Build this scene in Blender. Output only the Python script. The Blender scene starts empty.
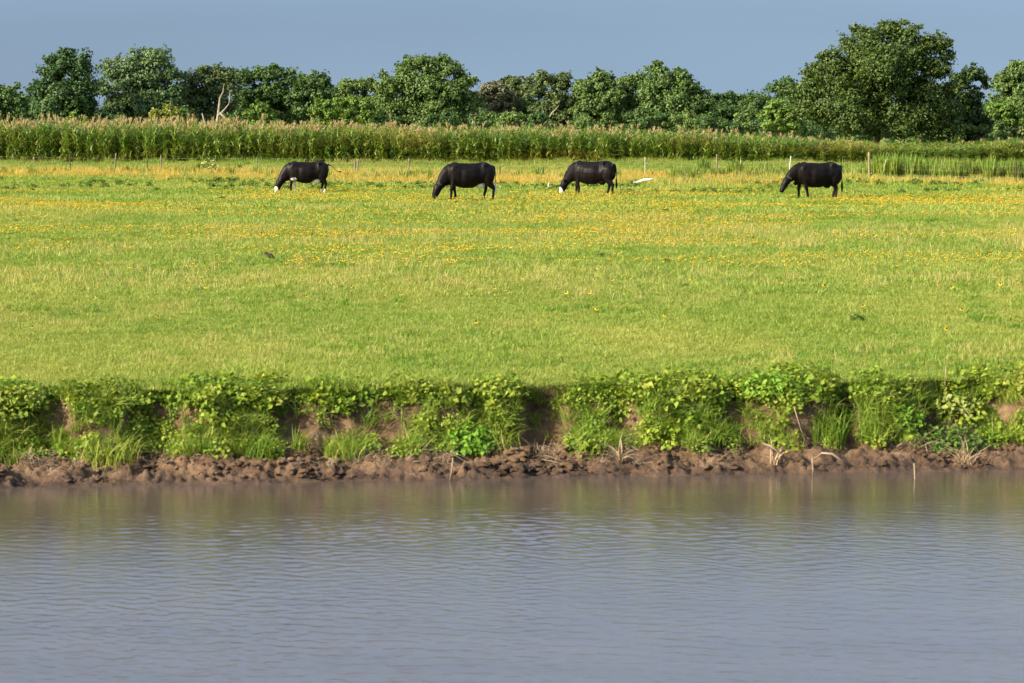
import bpy, bmesh, math, random
import numpy as np
from mathutils import Vector, noise as mnoise, Matrix

SC = bpy.context.scene
COL = SC.collection
RAD = math.radians
F = 2844.0            # focal length in pixels (100 mm on 36 mm at 1024 px)
CAM_Z = 4.21
PITCH = math.atan(226.5 / F)
PAST = 0.96           # height of the pasture above the water

# ------------------------------------------------------------------ helpers
def at(px, py, d):
    """world point at distance d (along y) on the ray through a photo pixel"""
    u = (px - 512) / F; v = (341.5 - py) / F
    cp, sp = math.cos(PITCH), math.sin(PITCH)
    k = d / (cp + v * sp)
    return Vector((u * k, d, CAM_Z + (v * cp - sp) * k))

def ground_dist(py, z=PAST):
    u = (341.5 - py) / F
    cp, sp = math.cos(PITCH), math.sin(PITCH)
    return (CAM_Z - z) / (sp - u * cp) * (cp + u * sp)

def tag(o, label=None, cat=None, group=None, kind=None):
    if label: o['label'] = label
    if cat: o['category'] = cat
    if group: o['group'] = group
    if kind: o['kind'] = kind
    return o

def mesh_np(name, verts, faces, smooth=False):
    """faces: list of (n,k) integer arrays"""
    me = bpy.data.meshes.new(name)
    verts = np.asarray(verts, dtype=np.float32)
    if not isinstance(faces, (list, tuple)): faces = [faces]
    faces = [np.asarray(f, dtype=np.int32) for f in faces if len(f)]
    me.vertices.add(len(verts)); me.vertices.foreach_set('co', verts.ravel())
    loops = np.concatenate([f.ravel() for f in faces])
    sizes = np.concatenate([np.full(len(f), f.shape[1], dtype=np.int32) for f in faces])
    starts = np.concatenate([[0], np.cumsum(sizes)[:-1]]).astype(np.int32)
    me.loops.add(len(loops)); me.loops.foreach_set('vertex_index', loops)
    me.polygons.add(len(sizes)); me.polygons.foreach_set('loop_start', starts)
    me.polygons.foreach_set('loop_total', sizes)
    if smooth: me.polygons.foreach_set('use_smooth', np.ones(len(sizes), dtype=bool))
    me.update(calc_edges=True); me.validate()
    return me

def obj(name, me, mat=None, parent=None, loc=(0, 0, 0), link=True):
    o = bpy.data.objects.new(name, me)
    if mat and me is not None: me.materials.append(mat)
    o.location = loc
    if link: COL.objects.link(o)
    if parent: o.parent = parent
    return o

def empty(name, loc, rz=0.0):
    o = bpy.data.objects.new(name, None); COL.objects.link(o)
    o.empty_display_size = 0.2
    o.location = loc; o.rotation_euler = (0, 0, rz)
    return o

class Geo:
    """collects triangles and quads"""
    def __init__(s): s.v = []; s.q = []; s.t = []; s.n = 0
    def add(s, v, q=None, t=None):
        v = np.asarray(v, dtype=np.float32).reshape(-1, 3)
        if q is not None and len(q): s.q.append(np.asarray(q, dtype=np.int32) + s.n)
        if t is not None and len(t): s.t.append(np.asarray(t, dtype=np.int32) + s.n)
        s.v.append(v); s.n += len(v)
    def mesh(s, name, smooth=False):
        f = []
        if s.q: f.append(np.concatenate(s.q))
        if s.t: f.append(np.concatenate(s.t))
        return mesh_np(name, np.concatenate(s.v), f, smooth)

def tube(g, pts, rad, n=7):
    """tapered tube through pts"""
    pts = [Vector(p) for p in pts]
    rings = []
    for i, p in enumerate(pts):
        a = pts[max(i - 1, 0)]; b = pts[min(i + 1, len(pts) - 1)]
        d = (b - a).normalized()
        ref = Vector((1, 0, 0)) if abs(d.x) < 0.8 else Vector((0, 1, 0))
        e1 = d.cross(ref).normalized(); e2 = d.cross(e1)
        rings.append([p + (e1 * math.cos(2 * math.pi * k / n) + e2 * math.sin(2 * math.pi * k / n)) * rad[i] for k in range(n)])
    v = [c for r in rings for c in r]
    q = []
    for i in range(len(pts) - 1):
        for k in range(n):
            q.append((i * n + k, i * n + (k + 1) % n, (i + 1) * n + (k + 1) % n, (i + 1) * n + k))
    m = len(v)
    v.append(pts[0]); v.append(pts[-1])
    t = []
    L = (len(pts) - 1) * n
    for k in range(n):
        t.append((m, (k + 1) % n, k)); t.append((m + 1, L + k, L + (k + 1) % n))
    g.add([tuple(c) for c in v], q, t)

def blades(g, rng, n, h0, h1, spread, width, lean, segs=3, base=None, leanpow=2.0):
    """grass blades or strap leaves"""
    if base is None:
        r = spread * np.sqrt(rng.random(n)); a = rng.random(n) * 2 * np.pi
        bx, by, bz = r * np.cos(a), r * np.sin(a), np.zeros(n)
    else:
        bx, by, bz = base.T
    h = h0 + (h1 - h0) * rng.random(n)
    az = rng.random(n) * 2 * np.pi
    ln = lean * (0.25 + 0.9 * rng.random(n))
    dx, dy = np.cos(az), np.sin(az)
    tw = az + np.pi / 2 + rng.normal(0, 0.7, n)
    wx, wy = np.cos(tw), np.sin(tw)
    w = width * (0.6 + 0.7 * rng.random(n))
    V = []
    for s in range(segs + 1):
        f = s / segs
        out = ln * h * f ** leanpow
        zz = h * (f - 0.45 * np.minimum(ln, 1.6) * f ** 2.4)
        prof = (1 - f) ** 0.6 if s < segs else 0
        prof = prof * (0.7 + 0.6 * min(f * 3, 1)) if s else 0.7
        cx, cy, cz = bx + dx * out, by + dy * out, bz + zz
        if s < segs:
            V.append(np.stack([cx - wx * w * prof / 2, cy - wy * w * prof / 2, cz], 1))
            V.append(np.stack([cx + wx * w * prof / 2, cy + wy * w * prof / 2, cz], 1))
        else:
            V.append(np.stack([cx, cy, cz], 1))
    k = 2 * segs + 1
    v = np.stack(V, 1).reshape(-1, 3)
    o = (np.arange(n) * k)[:, None]
    q = np.concatenate([o + np.array([[2 * s, 2 * s + 1, 2 * s + 3, 2 * s + 2]]) for s in range(segs - 1)]) if segs > 1 else []
    t = o + np.array([[2 * segs - 2, 2 * segs - 1, 2 * segs]])
    g.add(v, q, t)

def leaves(g, rng, pos, nrm, size, jitter=0.6, aspect=0.62, fold=0.18):
    """folded pointed leaves at pos with rough normals nrm"""
    n = len(pos)
    nn = nrm + rng.normal(0, jitter, (n, 3))
    nn /= np.linalg.norm(nn, axis=1)[:, None] + 1e-9
    ref = rng.normal(0, 1, (n, 3))
    a = np.cross(nn, ref); a /= np.linalg.norm(a, axis=1)[:, None] + 1e-9
    b = np.cross(nn, a)
    s = (np.asarray(size) * (0.65 + 0.7 * rng.random(n)))[:, None]
    w = s * aspect
    P = [pos - a * s * 0.5,
         pos - a * s * 0.12 + b * w * 0.5 + nn * s * fold,
         pos + a * s * 0.5 - nn * s * 0.1,
         pos - a * s * 0.12 - b * w * 0.5 + nn * s * fold]
    v = np.stack(P, 1).reshape(-1, 3)
    o = (np.arange(n) * 4)[:, None]
    g.add(v, None, np.concatenate([o + np.array([[0, 2, 1]]), o + np.array([[0, 3, 2]])]))

# ------------------------------------------------------------------ materials
def mat_new(name):
    m = bpy.data.materials.new(name); m.use_nodes = True
    nt = m.node_tree; nt.nodes.clear()
    return m, nt, nt.nodes, nt.links

def ramp(nd, stops, interp='LINEAR'):
    r = nd.new('ShaderNodeValToRGB'); r.color_ramp.interpolation = interp
    e = r.color_ramp.elements
    while len(e) < len(stops): e.new(0.5)
    for i, (p, c) in enumerate(stops):
        e[i].position = p; e[i].color = (c[0], c[1], c[2], 1)
    return r

def mixc(nd, lk, fac, a, b, mode='MIX'):
    m = nd.new('ShaderNodeMix'); m.data_type = 'RGBA'; m.blend_type = mode
    for s, v in ((m.inputs[0], fac), (m.inputs[6], a), (m.inputs[7], b)):
        if isinstance(v, (int, float)): s.default_value = v
        elif isinstance(v, (tuple, list)): s.default_value = (v[0], v[1], v[2], 1)
        else: lk.new(v, s)
    return m.outputs[2]

def noise_node(nd, lk, scale, detail=3, rough=0.55, vec=None):
    n = nd.new('ShaderNodeTexNoise'); n.inputs['Scale'].default_value = scale
    n.inputs['Detail'].default_value = detail; n.inputs['Roughness'].default_value = rough
    if vec is not None: lk.new(vec, n.inputs['Vector'])
    return n

def scaled_pos(nd, lk, s):
    p = nd.new('ShaderNodeNewGeometry')
    m = nd.new('ShaderNodeVectorMath'); m.operation = 'MULTIPLY'
    lk.new(p.outputs['Position'], m.inputs[0]); m.inputs[1].default_value = s
    return m.outputs[0]

def foliage(name, stops, patch=None, patch_scale=(0.35, 0.12, 0), transl=0.35, rough=0.55, spec=0.25, patch_range=(0.42, 0.62), island=True, tint=1.0):
    """leaf material: colour drawn per leaf and per plant, drifting in patches over the ground"""
    m, nt, nd, lk = mat_new(name)
    g = nd.new('ShaderNodeNewGeometry'); oi = nd.new('ShaderNodeObjectInfo')
    add = nd.new('ShaderNodeMath'); add.operation = 'ADD'
    lk.new(g.outputs['Random Per Island'], add.inputs[0]); lk.new(oi.outputs['Random'], add.inputs[1])
    hf = nd.new('ShaderNodeMath'); hf.operation = 'MULTIPLY'; hf.inputs[1].default_value = 0.5
    lk.new(add.outputs[0], hf.inputs[0])
    r = ramp(nd, stops); lk.new(hf.outputs[0], r.inputs[0])
    c = r.outputs[0]
    if patch:
        n = noise_node(nd, lk, 1.0, 4, 0.6, scaled_pos(nd, lk, patch_scale))
        mr = nd.new('ShaderNodeMapRange'); mr.inputs[1].default_value, mr.inputs[2].default_value = patch_range
        lk.new(n.outputs[0], mr.inputs[0])
        c = mixc(nd, lk, mr.outputs[0], c, patch)
    b = nd.new('ShaderNodeBsdfPrincipled'); lk.new(c, b.inputs['Base Color'])
    b.inputs['Roughness'].default_value = rough; b.inputs['Specular IOR Level'].default_value = spec
    t = nd.new('ShaderNodeBsdfTranslucent')
    tc = mixc(nd, lk, 1.0, c, (1.2, 1.1, 0.5), 'MULTIPLY'); lk.new(tc, t.inputs['Color'])
    mx = nd.new('ShaderNodeMixShader'); mx.inputs[0].default_value = transl
    lk.new(b.outputs[0], mx.inputs[1]); lk.new(t.outputs[0], mx.inputs[2])
    o = nd.new('ShaderNodeOutputMaterial'); lk.new(mx.outputs[0], o.inputs[0])
    return m

def plain(name, c1, c2, scale=4, rough=0.8, spec=0.2, bump=0.0, detail=5):
    m, nt, nd, lk = mat_new(name)
    tc = nd.new('ShaderNodeTexCoord')
    n = noise_node(nd, lk, scale, detail, 0.6, tc.outputs['Object'])
    r = ramp(nd, [(0.35, c1), (0.65, c2)]); lk.new(n.outputs[0], r.inputs[0])
    b = nd.new('ShaderNodeBsdfPrincipled'); lk.new(r.outputs[0], b.inputs['Base Color'])
    b.inputs['Roughness'].default_value = rough; b.inputs['Specular IOR Level'].default_value = spec
    if bump:
        bp = nd.new('ShaderNodeBump'); bp.inputs['Strength'].default_value = bump; bp.inputs['Distance'].default_value = 0.02
        lk.new(n.outputs[0], bp.inputs['Height']); lk.new(bp.outputs[0], b.inputs['Normal'])
    o = nd.new('ShaderNodeOutputMaterial'); lk.new(b.outputs[0], o.inputs[0])
    return m

M = {}
M['grass'] = foliage('pasture_grass', [(0.12, (0.085, 0.155, 0.013)), (0.42, (0.183, 0.262, 0.030)), (0.72, (0.29, 0.335, 0.062)), (0.95, (0.42, 0.39, 0.14))],
                     patch=(0.36, 0.34, 0.075), patch_scale=(0.16, 0.07, 0), patch_range=(0.46, 0.78))
M['dry_grass'] = foliage('dry_grass', [(0.2, (0.34, 0.29, 0.05)), (0.5, (0.38, 0.34, 0.10)), (0.8, (0.17, 0.24, 0.03))], patch=(0.46, 0.31, 0.05), patch_scale=(0.06, 0.09, 0))
M['seed_grass'] = foliage('seed_grass', [(0.2, (0.36, 0.31, 0.10)), (0.6, (0.33, 0.31, 0.08)), (0.9, (0.42, 0.33, 0.15))])
M['lush_grass'] = foliage('lush_grass', [(0.15, (0.06, 0.145, 0.010)), (0.55, (0.13, 0.235, 0.018)), (0.9, (0.24, 0.30, 0.035))])
M['weed'] = foliage('pasture_weed', [(0.15, (0.045, 0.10, 0.012)), (0.55, (0.09, 0.155, 0.02)), (0.9, (0.16, 0.21, 0.03))])
M['petal'] = foliage('flower_petal', [(0.2, (0.66, 0.42, 0.008)), (0.6, (0.72, 0.50, 0.012)), (0.9, (0.66, 0.32, 0.006))], transl=0.3)
M['flower_eye'] = plain('flower_eye', (0.018, 0.008, 0.004), (0.03, 0.012, 0.006))
M['stem'] = foliage('flower_stem', [(0.2, (0.06, 0.11, 0.015)), (0.9, (0.10, 0.15, 0.02))])
M['crop'] = foliage('crop_leaf', [(0.12, (0.05, 0.11, 0.010)), (0.5, (0.12, 0.20, 0.017)), (0.8, (0.20, 0.265, 0.03)), (0.97, (0.33, 0.31, 0.08))],
                    patch=(0.24, 0.225, 0.035), patch_scale=(0.12, 0.05, 1.2), patch_range=(0.48, 0.72), rough=0.45, spec=0.35)
M['tassel'] = foliage('crop_tassel', [(0.2, (0.32, 0.24, 0.09)), (0.6, (0.42, 0.33, 0.17)), (0.9, (0.28, 0.27, 0.07))], transl=0.25)
M['bankleaf'] = foliage('bank_leaf', [(0.12, (0.06, 0.13, 0.010)), (0.5, (0.15, 0.24, 0.018)), (0.85, (0.28, 0.33, 0.036))], patch=(0.30, 0.29, 0.05), patch_scale=(0.9, 0.9, 0.9), patch_range=(0.48, 0.75), transl=0.35, rough=0.6, spec=0.2)
M['brightleaf'] = foliage('bright_leaf', [(0.15, (0.07, 0.18, 0.012)), (0.6, (0.15, 0.29, 0.022)), (0.9, (0.22, 0.35, 0.035))], transl=0.35, rough=0.55, spec=0.2)
M['oliveleaf'] = foliage('olive_leaf', [(0.15, (0.10, 0.15, 0.02)), (0.6, (0.19, 0.24, 0.04)), (0.9, (0.28, 0.30, 0.06))], transl=0.3, rough=0.5, spec=0.3)
M['straw'] = plain('straw', (0.24, 0.17, 0.09), (0.38, 0.29, 0.17), 9)
M['twig'] = plain('dead_twig', (0.16, 0.115, 0.07), (0.28, 0.21, 0.135), 9)
M['bark'] = plain('bark', (0.05, 0.04, 0.03), (0.11, 0.09, 0.07), 3, 0.9, 0.1, 0.6)
M['palebark'] = plain('pale_bark', (0.17, 0.145, 0.11), (0.29, 0.25, 0.20), 3, 0.85, 0.15, 0.4)
M['post_grey'] = plain('weathered_post', (0.10, 0.08, 0.055), (0.20, 0.16, 0.11), 6, 0.9, 0.1, 0.5)
M['post_dark'] = plain('dark_post', (0.035, 0.028, 0.02), (0.07, 0.055, 0.04), 6, 0.9, 0.1, 0.5)
M['post_white'] = plain('white_post', (0.32, 0.30, 0.27), (0.46, 0.44, 0.41), 6, 0.8, 0.2, 0.3)
M['post_tan'] = plain('tan_post', (0.14, 0.10, 0.05), (0.24, 0.18, 0.09), 6, 0.9, 0.1, 0.5)
M['wire'] = plain('fence_wire', (0.26, 0.25, 0.21), (0.33, 0.32, 0.28), 6, 0.6, 0.3)
M['white_wood'] = plain('bleached_wood', (0.62, 0.58, 0.52), (0.80, 0.77, 0.72), 4, 0.8, 0.2, 0.5)

def tree_leaf(name, a, b, c, transl=0.25):
    return foliage(name, [(0.15, a), (0.5, b), (0.85, c)], transl=transl, rough=0.5, spec=0.3)
M['t_dark'] = tree_leaf('leaf_dark', (0.0289, 0.0683, 0.0152), (0.0546, 0.1092, 0.0228), (0.1002, 0.1640, 0.0333))
M['t_mid'] = tree_leaf('leaf_mid', (0.0425, 0.0881, 0.0198), (0.0789, 0.1366, 0.0289), (0.1366, 0.1973, 0.0409))
M['t_grey'] = tree_leaf('leaf_greygreen', (0.0516, 0.0941, 0.0333), (0.0911, 0.1488, 0.0485), (0.1457, 0.2049, 0.0683))
M['t_olive'] = tree_leaf('leaf_olive', (0.0637, 0.0987, 0.0274), (0.1138, 0.1518, 0.0425), (0.1822, 0.2125, 0.0637))
M['t_brown'] = tree_leaf('leaf_brownish', (0.0858, 0.0950, 0.0449), (0.1452, 0.1452, 0.0713), (0.2046, 0.1914, 0.0990))
M['t_bright'] = tree_leaf('leaf_bright', (0.08, 0.15, 0.018), (0.13, 0.21, 0.026), (0.19, 0.26, 0.035), 0.3)
M['t_yellow'] = tree_leaf('leaf_yellowgreen', (0.12, 0.15, 0.02), (0.19, 0.21, 0.03), (0.26, 0.25, 0.04), 0.3)
M['t_big'] = tree_leaf('leaf_walnut', (0.021, 0.046, 0.007), (0.05, 0.088, 0.012), (0.12, 0.168, 0.024))

# ------------------------------------------------------------------ terrain
def sstep(a, b, x):
    t = np.clip((x - a) / (b - a), 0, 1); return t * t * (3 - 2 * t)

def pasture_z(x, y):
    x = np.asarray(x, dtype=float); y = np.asarray(y, dtype=float)
    amp = np.clip((y - 34) / 20, 0, 1) * np.clip((900 - y) / 300, 0, 1)
    return PAST + amp * (0.05 * np.sin(0.21 * x + 0.13 * y) + 0.045 * np.sin(0.11 * y - 0.17 * x + 1.3) + 0.02 * np.sin(0.5 * x + 0.37 * y))

def bx(px): return (px - 512) / F * 33.6
HOLLOW = [(bx(50), 0.28, 0.34), (bx(150), 0.30, 0.30), (bx(180), 0.2, 0.15), (bx(285), 0.24, 0.26), (bx(385), 0.55, 0.22), (bx(478), 0.2, 0.25),
          (bx(545), 0.34, 0.55), (bx(615), 0.3, 0.2), (bx(853), 0.14, 0.4), (bx(955), 0.34, 0.34), (bx(1010), 0.3, 0.2), (bx(735), 0.25, 0.15)]

def shore_y(x): return 32.8 + 0.14 * x + 0.15 * mnoise.noise((x * 0.8, 3.1, 0)) + 0.08 * mnoise.noise((x * 3.1, 7.7, 0))

def ground_z(x, y):
    if y > 38: return float(pasture_z(x, y))
    if y < 24:   # camera side bank
        t = 5.0 + 0.8 * mnoise.noise((x * 0.2, 0, 5)) - y
        return float(-0.6 + 3.3 * sstep(-2.0, 5.0, t)) + 0.05 * mnoise.noise((x, y, 0)) * min(1, max(0, t))
    t = y - shore_y(x)
    if t < -1.5: return -0.6
    sh = 0.16 * mnoise.noise((x * 0.8, 1.7, 0)) + 0.08 * mnoise.noise((x * 2.3, 5.2, 0))
    low = sh * 0.6; hol = 0
    for hx, w, d in HOLLOW: hol += d * math.exp(-((x - hx) / w) ** 2)
    tf = 0.80 + low + hol; tt = 1.20 + sh + hol * 1.05
    if t < 0: z = 0.4 * t
    elif t < tf: z = 0.24 * (t / tf) ** 0.85
    elif t < tt: z = 0.24 + 0.60 * sstep(0, 1, (t - tf) / (tt - tf)) ** 0.9
    else: z = 0.84 + 0.12 * sstep(0, 0.5, t - tt)
    z = float(z)
    m = float(sstep(-0.5, 0.1, t) * (1 - sstep(tt, tt + 0.5, t)))
    if m > 0:
        p = Vector((x, y, 0))
        l = mnoise.fractal(p * 3.0, 0.55, 2.1, 6)
        l2 = abs(mnoise.noise(p * 8.0)) + .5 * abs(mnoise.noise(p * 19.0))
        fac = 0.55 if t < 0.08 else 1.0
        z += m * fac * (0.085 * l + 0.085 * (l2 - 0.35)) * (1 if t > 0 else 0.6)
    return z

def axis(lims):
    a = []
    for (s, e, d) in lims:
        a += list(np.arange(s, e - 1e-6, d))
    a.append(lims[-1][1]); return np.array(a)

def grow(start, end, d0, k):
    out = []; x = start; d = d0
    while x < end:
        x += d; d *= k; out.append(min(x, end))
    return out
core = np.arange(-7.6, 7.61, 0.026)
side = grow(7.6, 2600, 0.08, 1.22)
X = np.concatenate([[-s for s in side[::-1]], core, side])
Y = np.concatenate([[-400, -120, -40, -10], np.arange(0, 16, 0.8), np.arange(16, 30.4, 1.5), np.arange(30.6, 31.4, 0.2), np.arange(31.4, 35.6, 0.03),
                    np.arange(35.6, 38, 0.3), np.arange(38, 300, 3.0), [320, 360, 420, 500, 650, 900, 1300, 2000, 3200]])
GX, GY = np.meshgrid(X, Y)
GZ = np.zeros_like(GX)
for j in range(len(Y)):
    if Y[j] > 38: GZ[j] = pasture_z(GX[j], GY[j])
    else:
        for i in range(len(X)):
            GZ[j, i] = ground_z(X[i], Y[j] + 0.0)
nx, ny = len(X), len(Y)
# skew rows so they follow the slanted shore: only needed as heightfield, left unskewed
idx = np.arange(nx * ny).reshape(ny, nx)
quads = np.stack([idx[:-1, :-1], idx[:-1, 1:], idx[1:, 1:], idx[1:, :-1]], -1).reshape(-1, 4)
gme = mesh_np('ground', np.stack([GX, GY, GZ], -1).reshape(-1, 3), quads, True)

m, nt, nd, lk = mat_new('ground_soil')
geo = nd.new('ShaderNodeNewGeometry'); sep = nd.new('ShaderNodeSeparateXYZ'); lk.new(geo.outputs['Position'], sep.inputs[0])
n1 = noise_node(nd, lk, 1.0, 5, 0.6, scaled_pos(nd, lk, (2.2, 2.2, 2.2)))
n2 = noise_node(nd, lk, 1.0, 9, 0.72, scaled_pos(nd, lk, (11, 11, 11)))
n3 = noise_node(nd, lk, 1.0, 4, 0.6, scaled_pos(nd, lk, (0.3, 0.1, 0)))
soil = ramp(nd, [(0.3, (0.065, 0.039, 0.020)), (0.5, (0.145, 0.088, 0.045)), (0.68, (0.28, 0.18, 0.10))]); lk.new(n1.outputs[0], soil.inputs[0])
soil2 = ramp(nd, [(0.3, (0.55, 0.55, 0.55)), (0.7, (1.2, 1.15, 1.1))]); lk.new(n2.outputs[0], soil2.inputs[0])
sc1 = mixc(nd, lk, 1.0, soil.outputs[0], soil2.outputs[0], 'MULTIPLY')
wet = nd.new('ShaderNodeMapRange'); wet.inputs[1].default_value = 0.02; wet.inputs[2].default_value = 0.2
lk.new(sep.outputs[2], wet.inputs[0])
wetc = mixc(nd, lk, 1.0, sc1, (0.48, 0.45, 0.44), 'MULTIPLY')
sc2 = mixc(nd, lk, wet.outputs[0], wetc, sc1)
turf = ramp(nd, [(0.3, (0.10, 0.14, 0.02)), (0.55, (0.17, 0.20, 0.03)), (0.75, (0.25, 0.24, 0.06))]); lk.new(n3.outputs[0], turf.inputs[0])
top = nd.new('ShaderNodeMapRange'); top.inputs[1].default_value = 0.80; top.inputs[2].default_value = 0.93
lk.new(sep.outputs[2], top.inputs[0])
gc = mixc(nd, lk, top.outputs[0], sc2, turf.outputs[0])
b = nd.new('ShaderNodeBsdfPrincipled'); lk.new(gc, b.inputs['Base Color'])
rr = nd.new('ShaderNodeMapRange'); rr.inputs[1].default_value = 0.0; rr.inputs[2].default_value = 0.18; rr.inputs[3].default_value = 0.45; rr.inputs[4].default_value = 0.95
lk.new(sep.outputs[2], rr.inputs[0]); lk.new(rr.outputs[0], b.inputs['Roughness'])
b.inputs['Specular IOR Level'].default_value = 0.3
bp = nd.new('ShaderNodeBump'); bp.inputs['Strength'].default_value = 1.0; bp.inputs['Distance'].default_value = 0.06
lk.new(n2.outputs[0], bp.inputs['Height']); lk.new(bp.outputs[0], b.inputs['Normal'])
o = nd.new('ShaderNodeOutputMaterial'); lk.new(b.outputs[0], o.inputs[0])
M['ground'] = m
tag(obj('ground', gme, m), 'flat pasture with an eroded brown earth bank dropping to the water', 'ground', kind='structure')

# ------------------------------------------------------------------ water
rng = np.random.default_rng(5)
wx = np.concatenate([[-s for s in grow(8, 300, 0.3, 1.35)[::-1]], np.arange(-8, 8.01, 0.035), grow(8, 300, 0.3, 1.35)])
wy = np.concatenate([np.arange(3, 18, 0.5), np.arange(18, 34.8, 0.03), np.arange(35, 45.1, 1), np.arange(50, 75, 5)])
WX, WY = np.meshgrid(wx, wy)
WZ = np.zeros_like(WX)
for k in range(60):
    lam = 0.095 * (1.9 ** (rng.random() * 2.0))
    ang = rng.normal(1.45, 0.75)
    kx, ky = 2 * np.pi / lam * np.cos(ang), 2 * np.pi / lam * np.sin(ang)
    env = 0.5 + 0.5 * np.sin(WX * rng.normal(0, 0.5) + WY * rng.normal(0, 0.5) + rng.random() * 6.28)
    WZ += env * 0.0040 * (0.13 / lam) ** 0.5 * lam * np.sin(kx * WX + ky * WY + rng.random() * 6.28)
calm = 0.25 + 0.75 * sstep(0.5, 5.0, (32.8 + 0.14 * WX) - WY)
WZ *= calm * (0.75 + 0.35 * np.sin(0.55 * WX + 0.35 * WY + 1.0) * np.sin(0.6 * WY - 0.2 * WX)) * np.exp(-np.abs(WX) / 60)
wi = np.arange(WX.size).reshape(WX.shape)
wq = np.stack([wi[:-1, :-1], wi[:-1, 1:], wi[1:, 1:], wi[1:, :-1]], -1).reshape(-1, 4)
wme = mesh_np('water', np.stack([WX, WY, WZ], -1).reshape(-1, 3), wq, True)
m, nt, nd, lk = mat_new('muddy_water')
n = noise_node(nd, lk, 1.0, 4, 0.6, scaled_pos(nd, lk, (4.5, 13.0, 0)))
n4 = noise_node(nd, lk, 1.0, 3, 0.5, scaled_pos(nd, lk, (0.5, 1.1, 0)))
r = ramp(nd, [(0.3, (0.060, 0.046, 0.034)), (0.7, (0.075, 0.058, 0.044))]); lk.new(n4.outputs[0], r.inputs[0])
b = nd.new('ShaderNodeBsdfPrincipled'); lk.new(r.outputs[0], b.inputs['Base Color'])
b.inputs['Roughness'].default_value = 0.03; b.inputs['IOR'].default_value = 1.333
bp = nd.new('ShaderNodeBump'); bp.inputs['Strength'].default_value = 0.34; bp.inputs['Distance'].default_value = 0.012
lk.new(n.outputs[0], bp.inputs['Height']); lk.new(bp.outputs[0], b.inputs['Normal'])
o = nd.new('ShaderNodeOutputMaterial'); lk.new(b.outputs[0], o.inputs[0])
tag(obj('water', wme, m), 'brown rippled pond water reflecting the bank and sky', 'water', kind='structure')

# ------------------------------------------------------------------ scatter with geometry nodes
def scatter(name, pts, scl, rot, idx, sources, label, cat):
    me = bpy.data.meshes.new(name)
    pts = np.asarray(pts, dtype=np.float32)
    me.vertices.add(len(pts)); me.vertices.foreach_set('co', pts.ravel())
    a = me.attributes.new('scl', 'FLOAT_VECTOR', 'POINT')
    scl = np.asarray(scl, dtype=np.float32)
    if scl.ndim == 1: scl = np.stack([scl] * 3, 1)
    a.data.foreach_set('vector', scl.ravel())
    a = me.attributes.new('rot', 'FLOAT_VECTOR', 'POINT'); a.data.foreach_set('vector', np.asarray(rot, dtype=np.float32).ravel())
    a = me.attributes.new('pick', 'INT', 'POINT'); a.data.foreach_set('value', np.asarray(idx, dtype=np.int32))
    ng = bpy.data.node_groups.new(name + '_nodes', 'GeometryNodeTree')
    ng.interface.new_socket('Geometry', in_out='INPUT', socket_type='NodeSocketGeometry')
    ng.interface.new_socket('Geometry', in_out='OUTPUT', socket_type='NodeSocketGeometry')
    N, L = ng.nodes, ng.links
    gi = N.new('NodeGroupInput'); go = N.new('NodeGroupOutput')
    iop = N.new('GeometryNodeInstanceOnPoints'); L.new(gi.outputs[0], iop.inputs['Points'])
    j = N.new('GeometryNodeJoinGeometry')
    for s in sources:
        oi = N.new('GeometryNodeObjectInfo'); oi.inputs['Object'].default_value = s
        oi.inputs['As Instance'].default_value = True
        L.new(oi.outputs['Geometry'], j.inputs[0])
    L.new(j.outputs[0], iop.inputs['Instance'])
    iop.inputs['Pick Instance'].default_value = True
    def attr(nm, ty):
        q = N.new('GeometryNodeInputNamedAttribute'); q.data_type = ty; q.inputs['Name'].default_value = nm
        return [s for s in q.outputs if s.enabled and s.name == 'Attribute'][0]
    L.new(attr('pick', 'INT'), iop.inputs['Instance Index'])
    e = N.new('FunctionNodeEulerToRotation'); L.new(attr('rot', 'FLOAT_VECTOR'), e.inputs[0])
    L.new(e.outputs[0], iop.inputs['Rotation'])
    L.new(attr('scl', 'FLOAT_VECTOR'), iop.inputs['Scale'])
    L.new(iop.outputs[0], go.inputs[0])
    o = obj(name, me)
    md = o.modifiers.new('scatter', 'NODES'); md.node_group = ng
    return tag(o, label, cat, kind='stuff')

def source(name, me, mats):
    for q in mats: me.materials.append(q)
    return bpy.data.objects.new(name, me)

def wedge(rng, n, d0, d1, margin=1.25, extra=3):
    """n random ground points between distances d0 and d1 inside the widened view"""
    d = np.sqrt(d0 ** 2 + (d1 ** 2 - d0 ** 2) * rng.random(n))
    half = 512 / F * d * margin + extra
    return (rng.random(n) * 2 - 1) * half, d

def zrot(rng, n, tilt=0.12):
    return np.stack([rng.normal(0, tilt, n), rng.normal(0, tilt, n), rng.random(n) * 6.283], 1)

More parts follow.
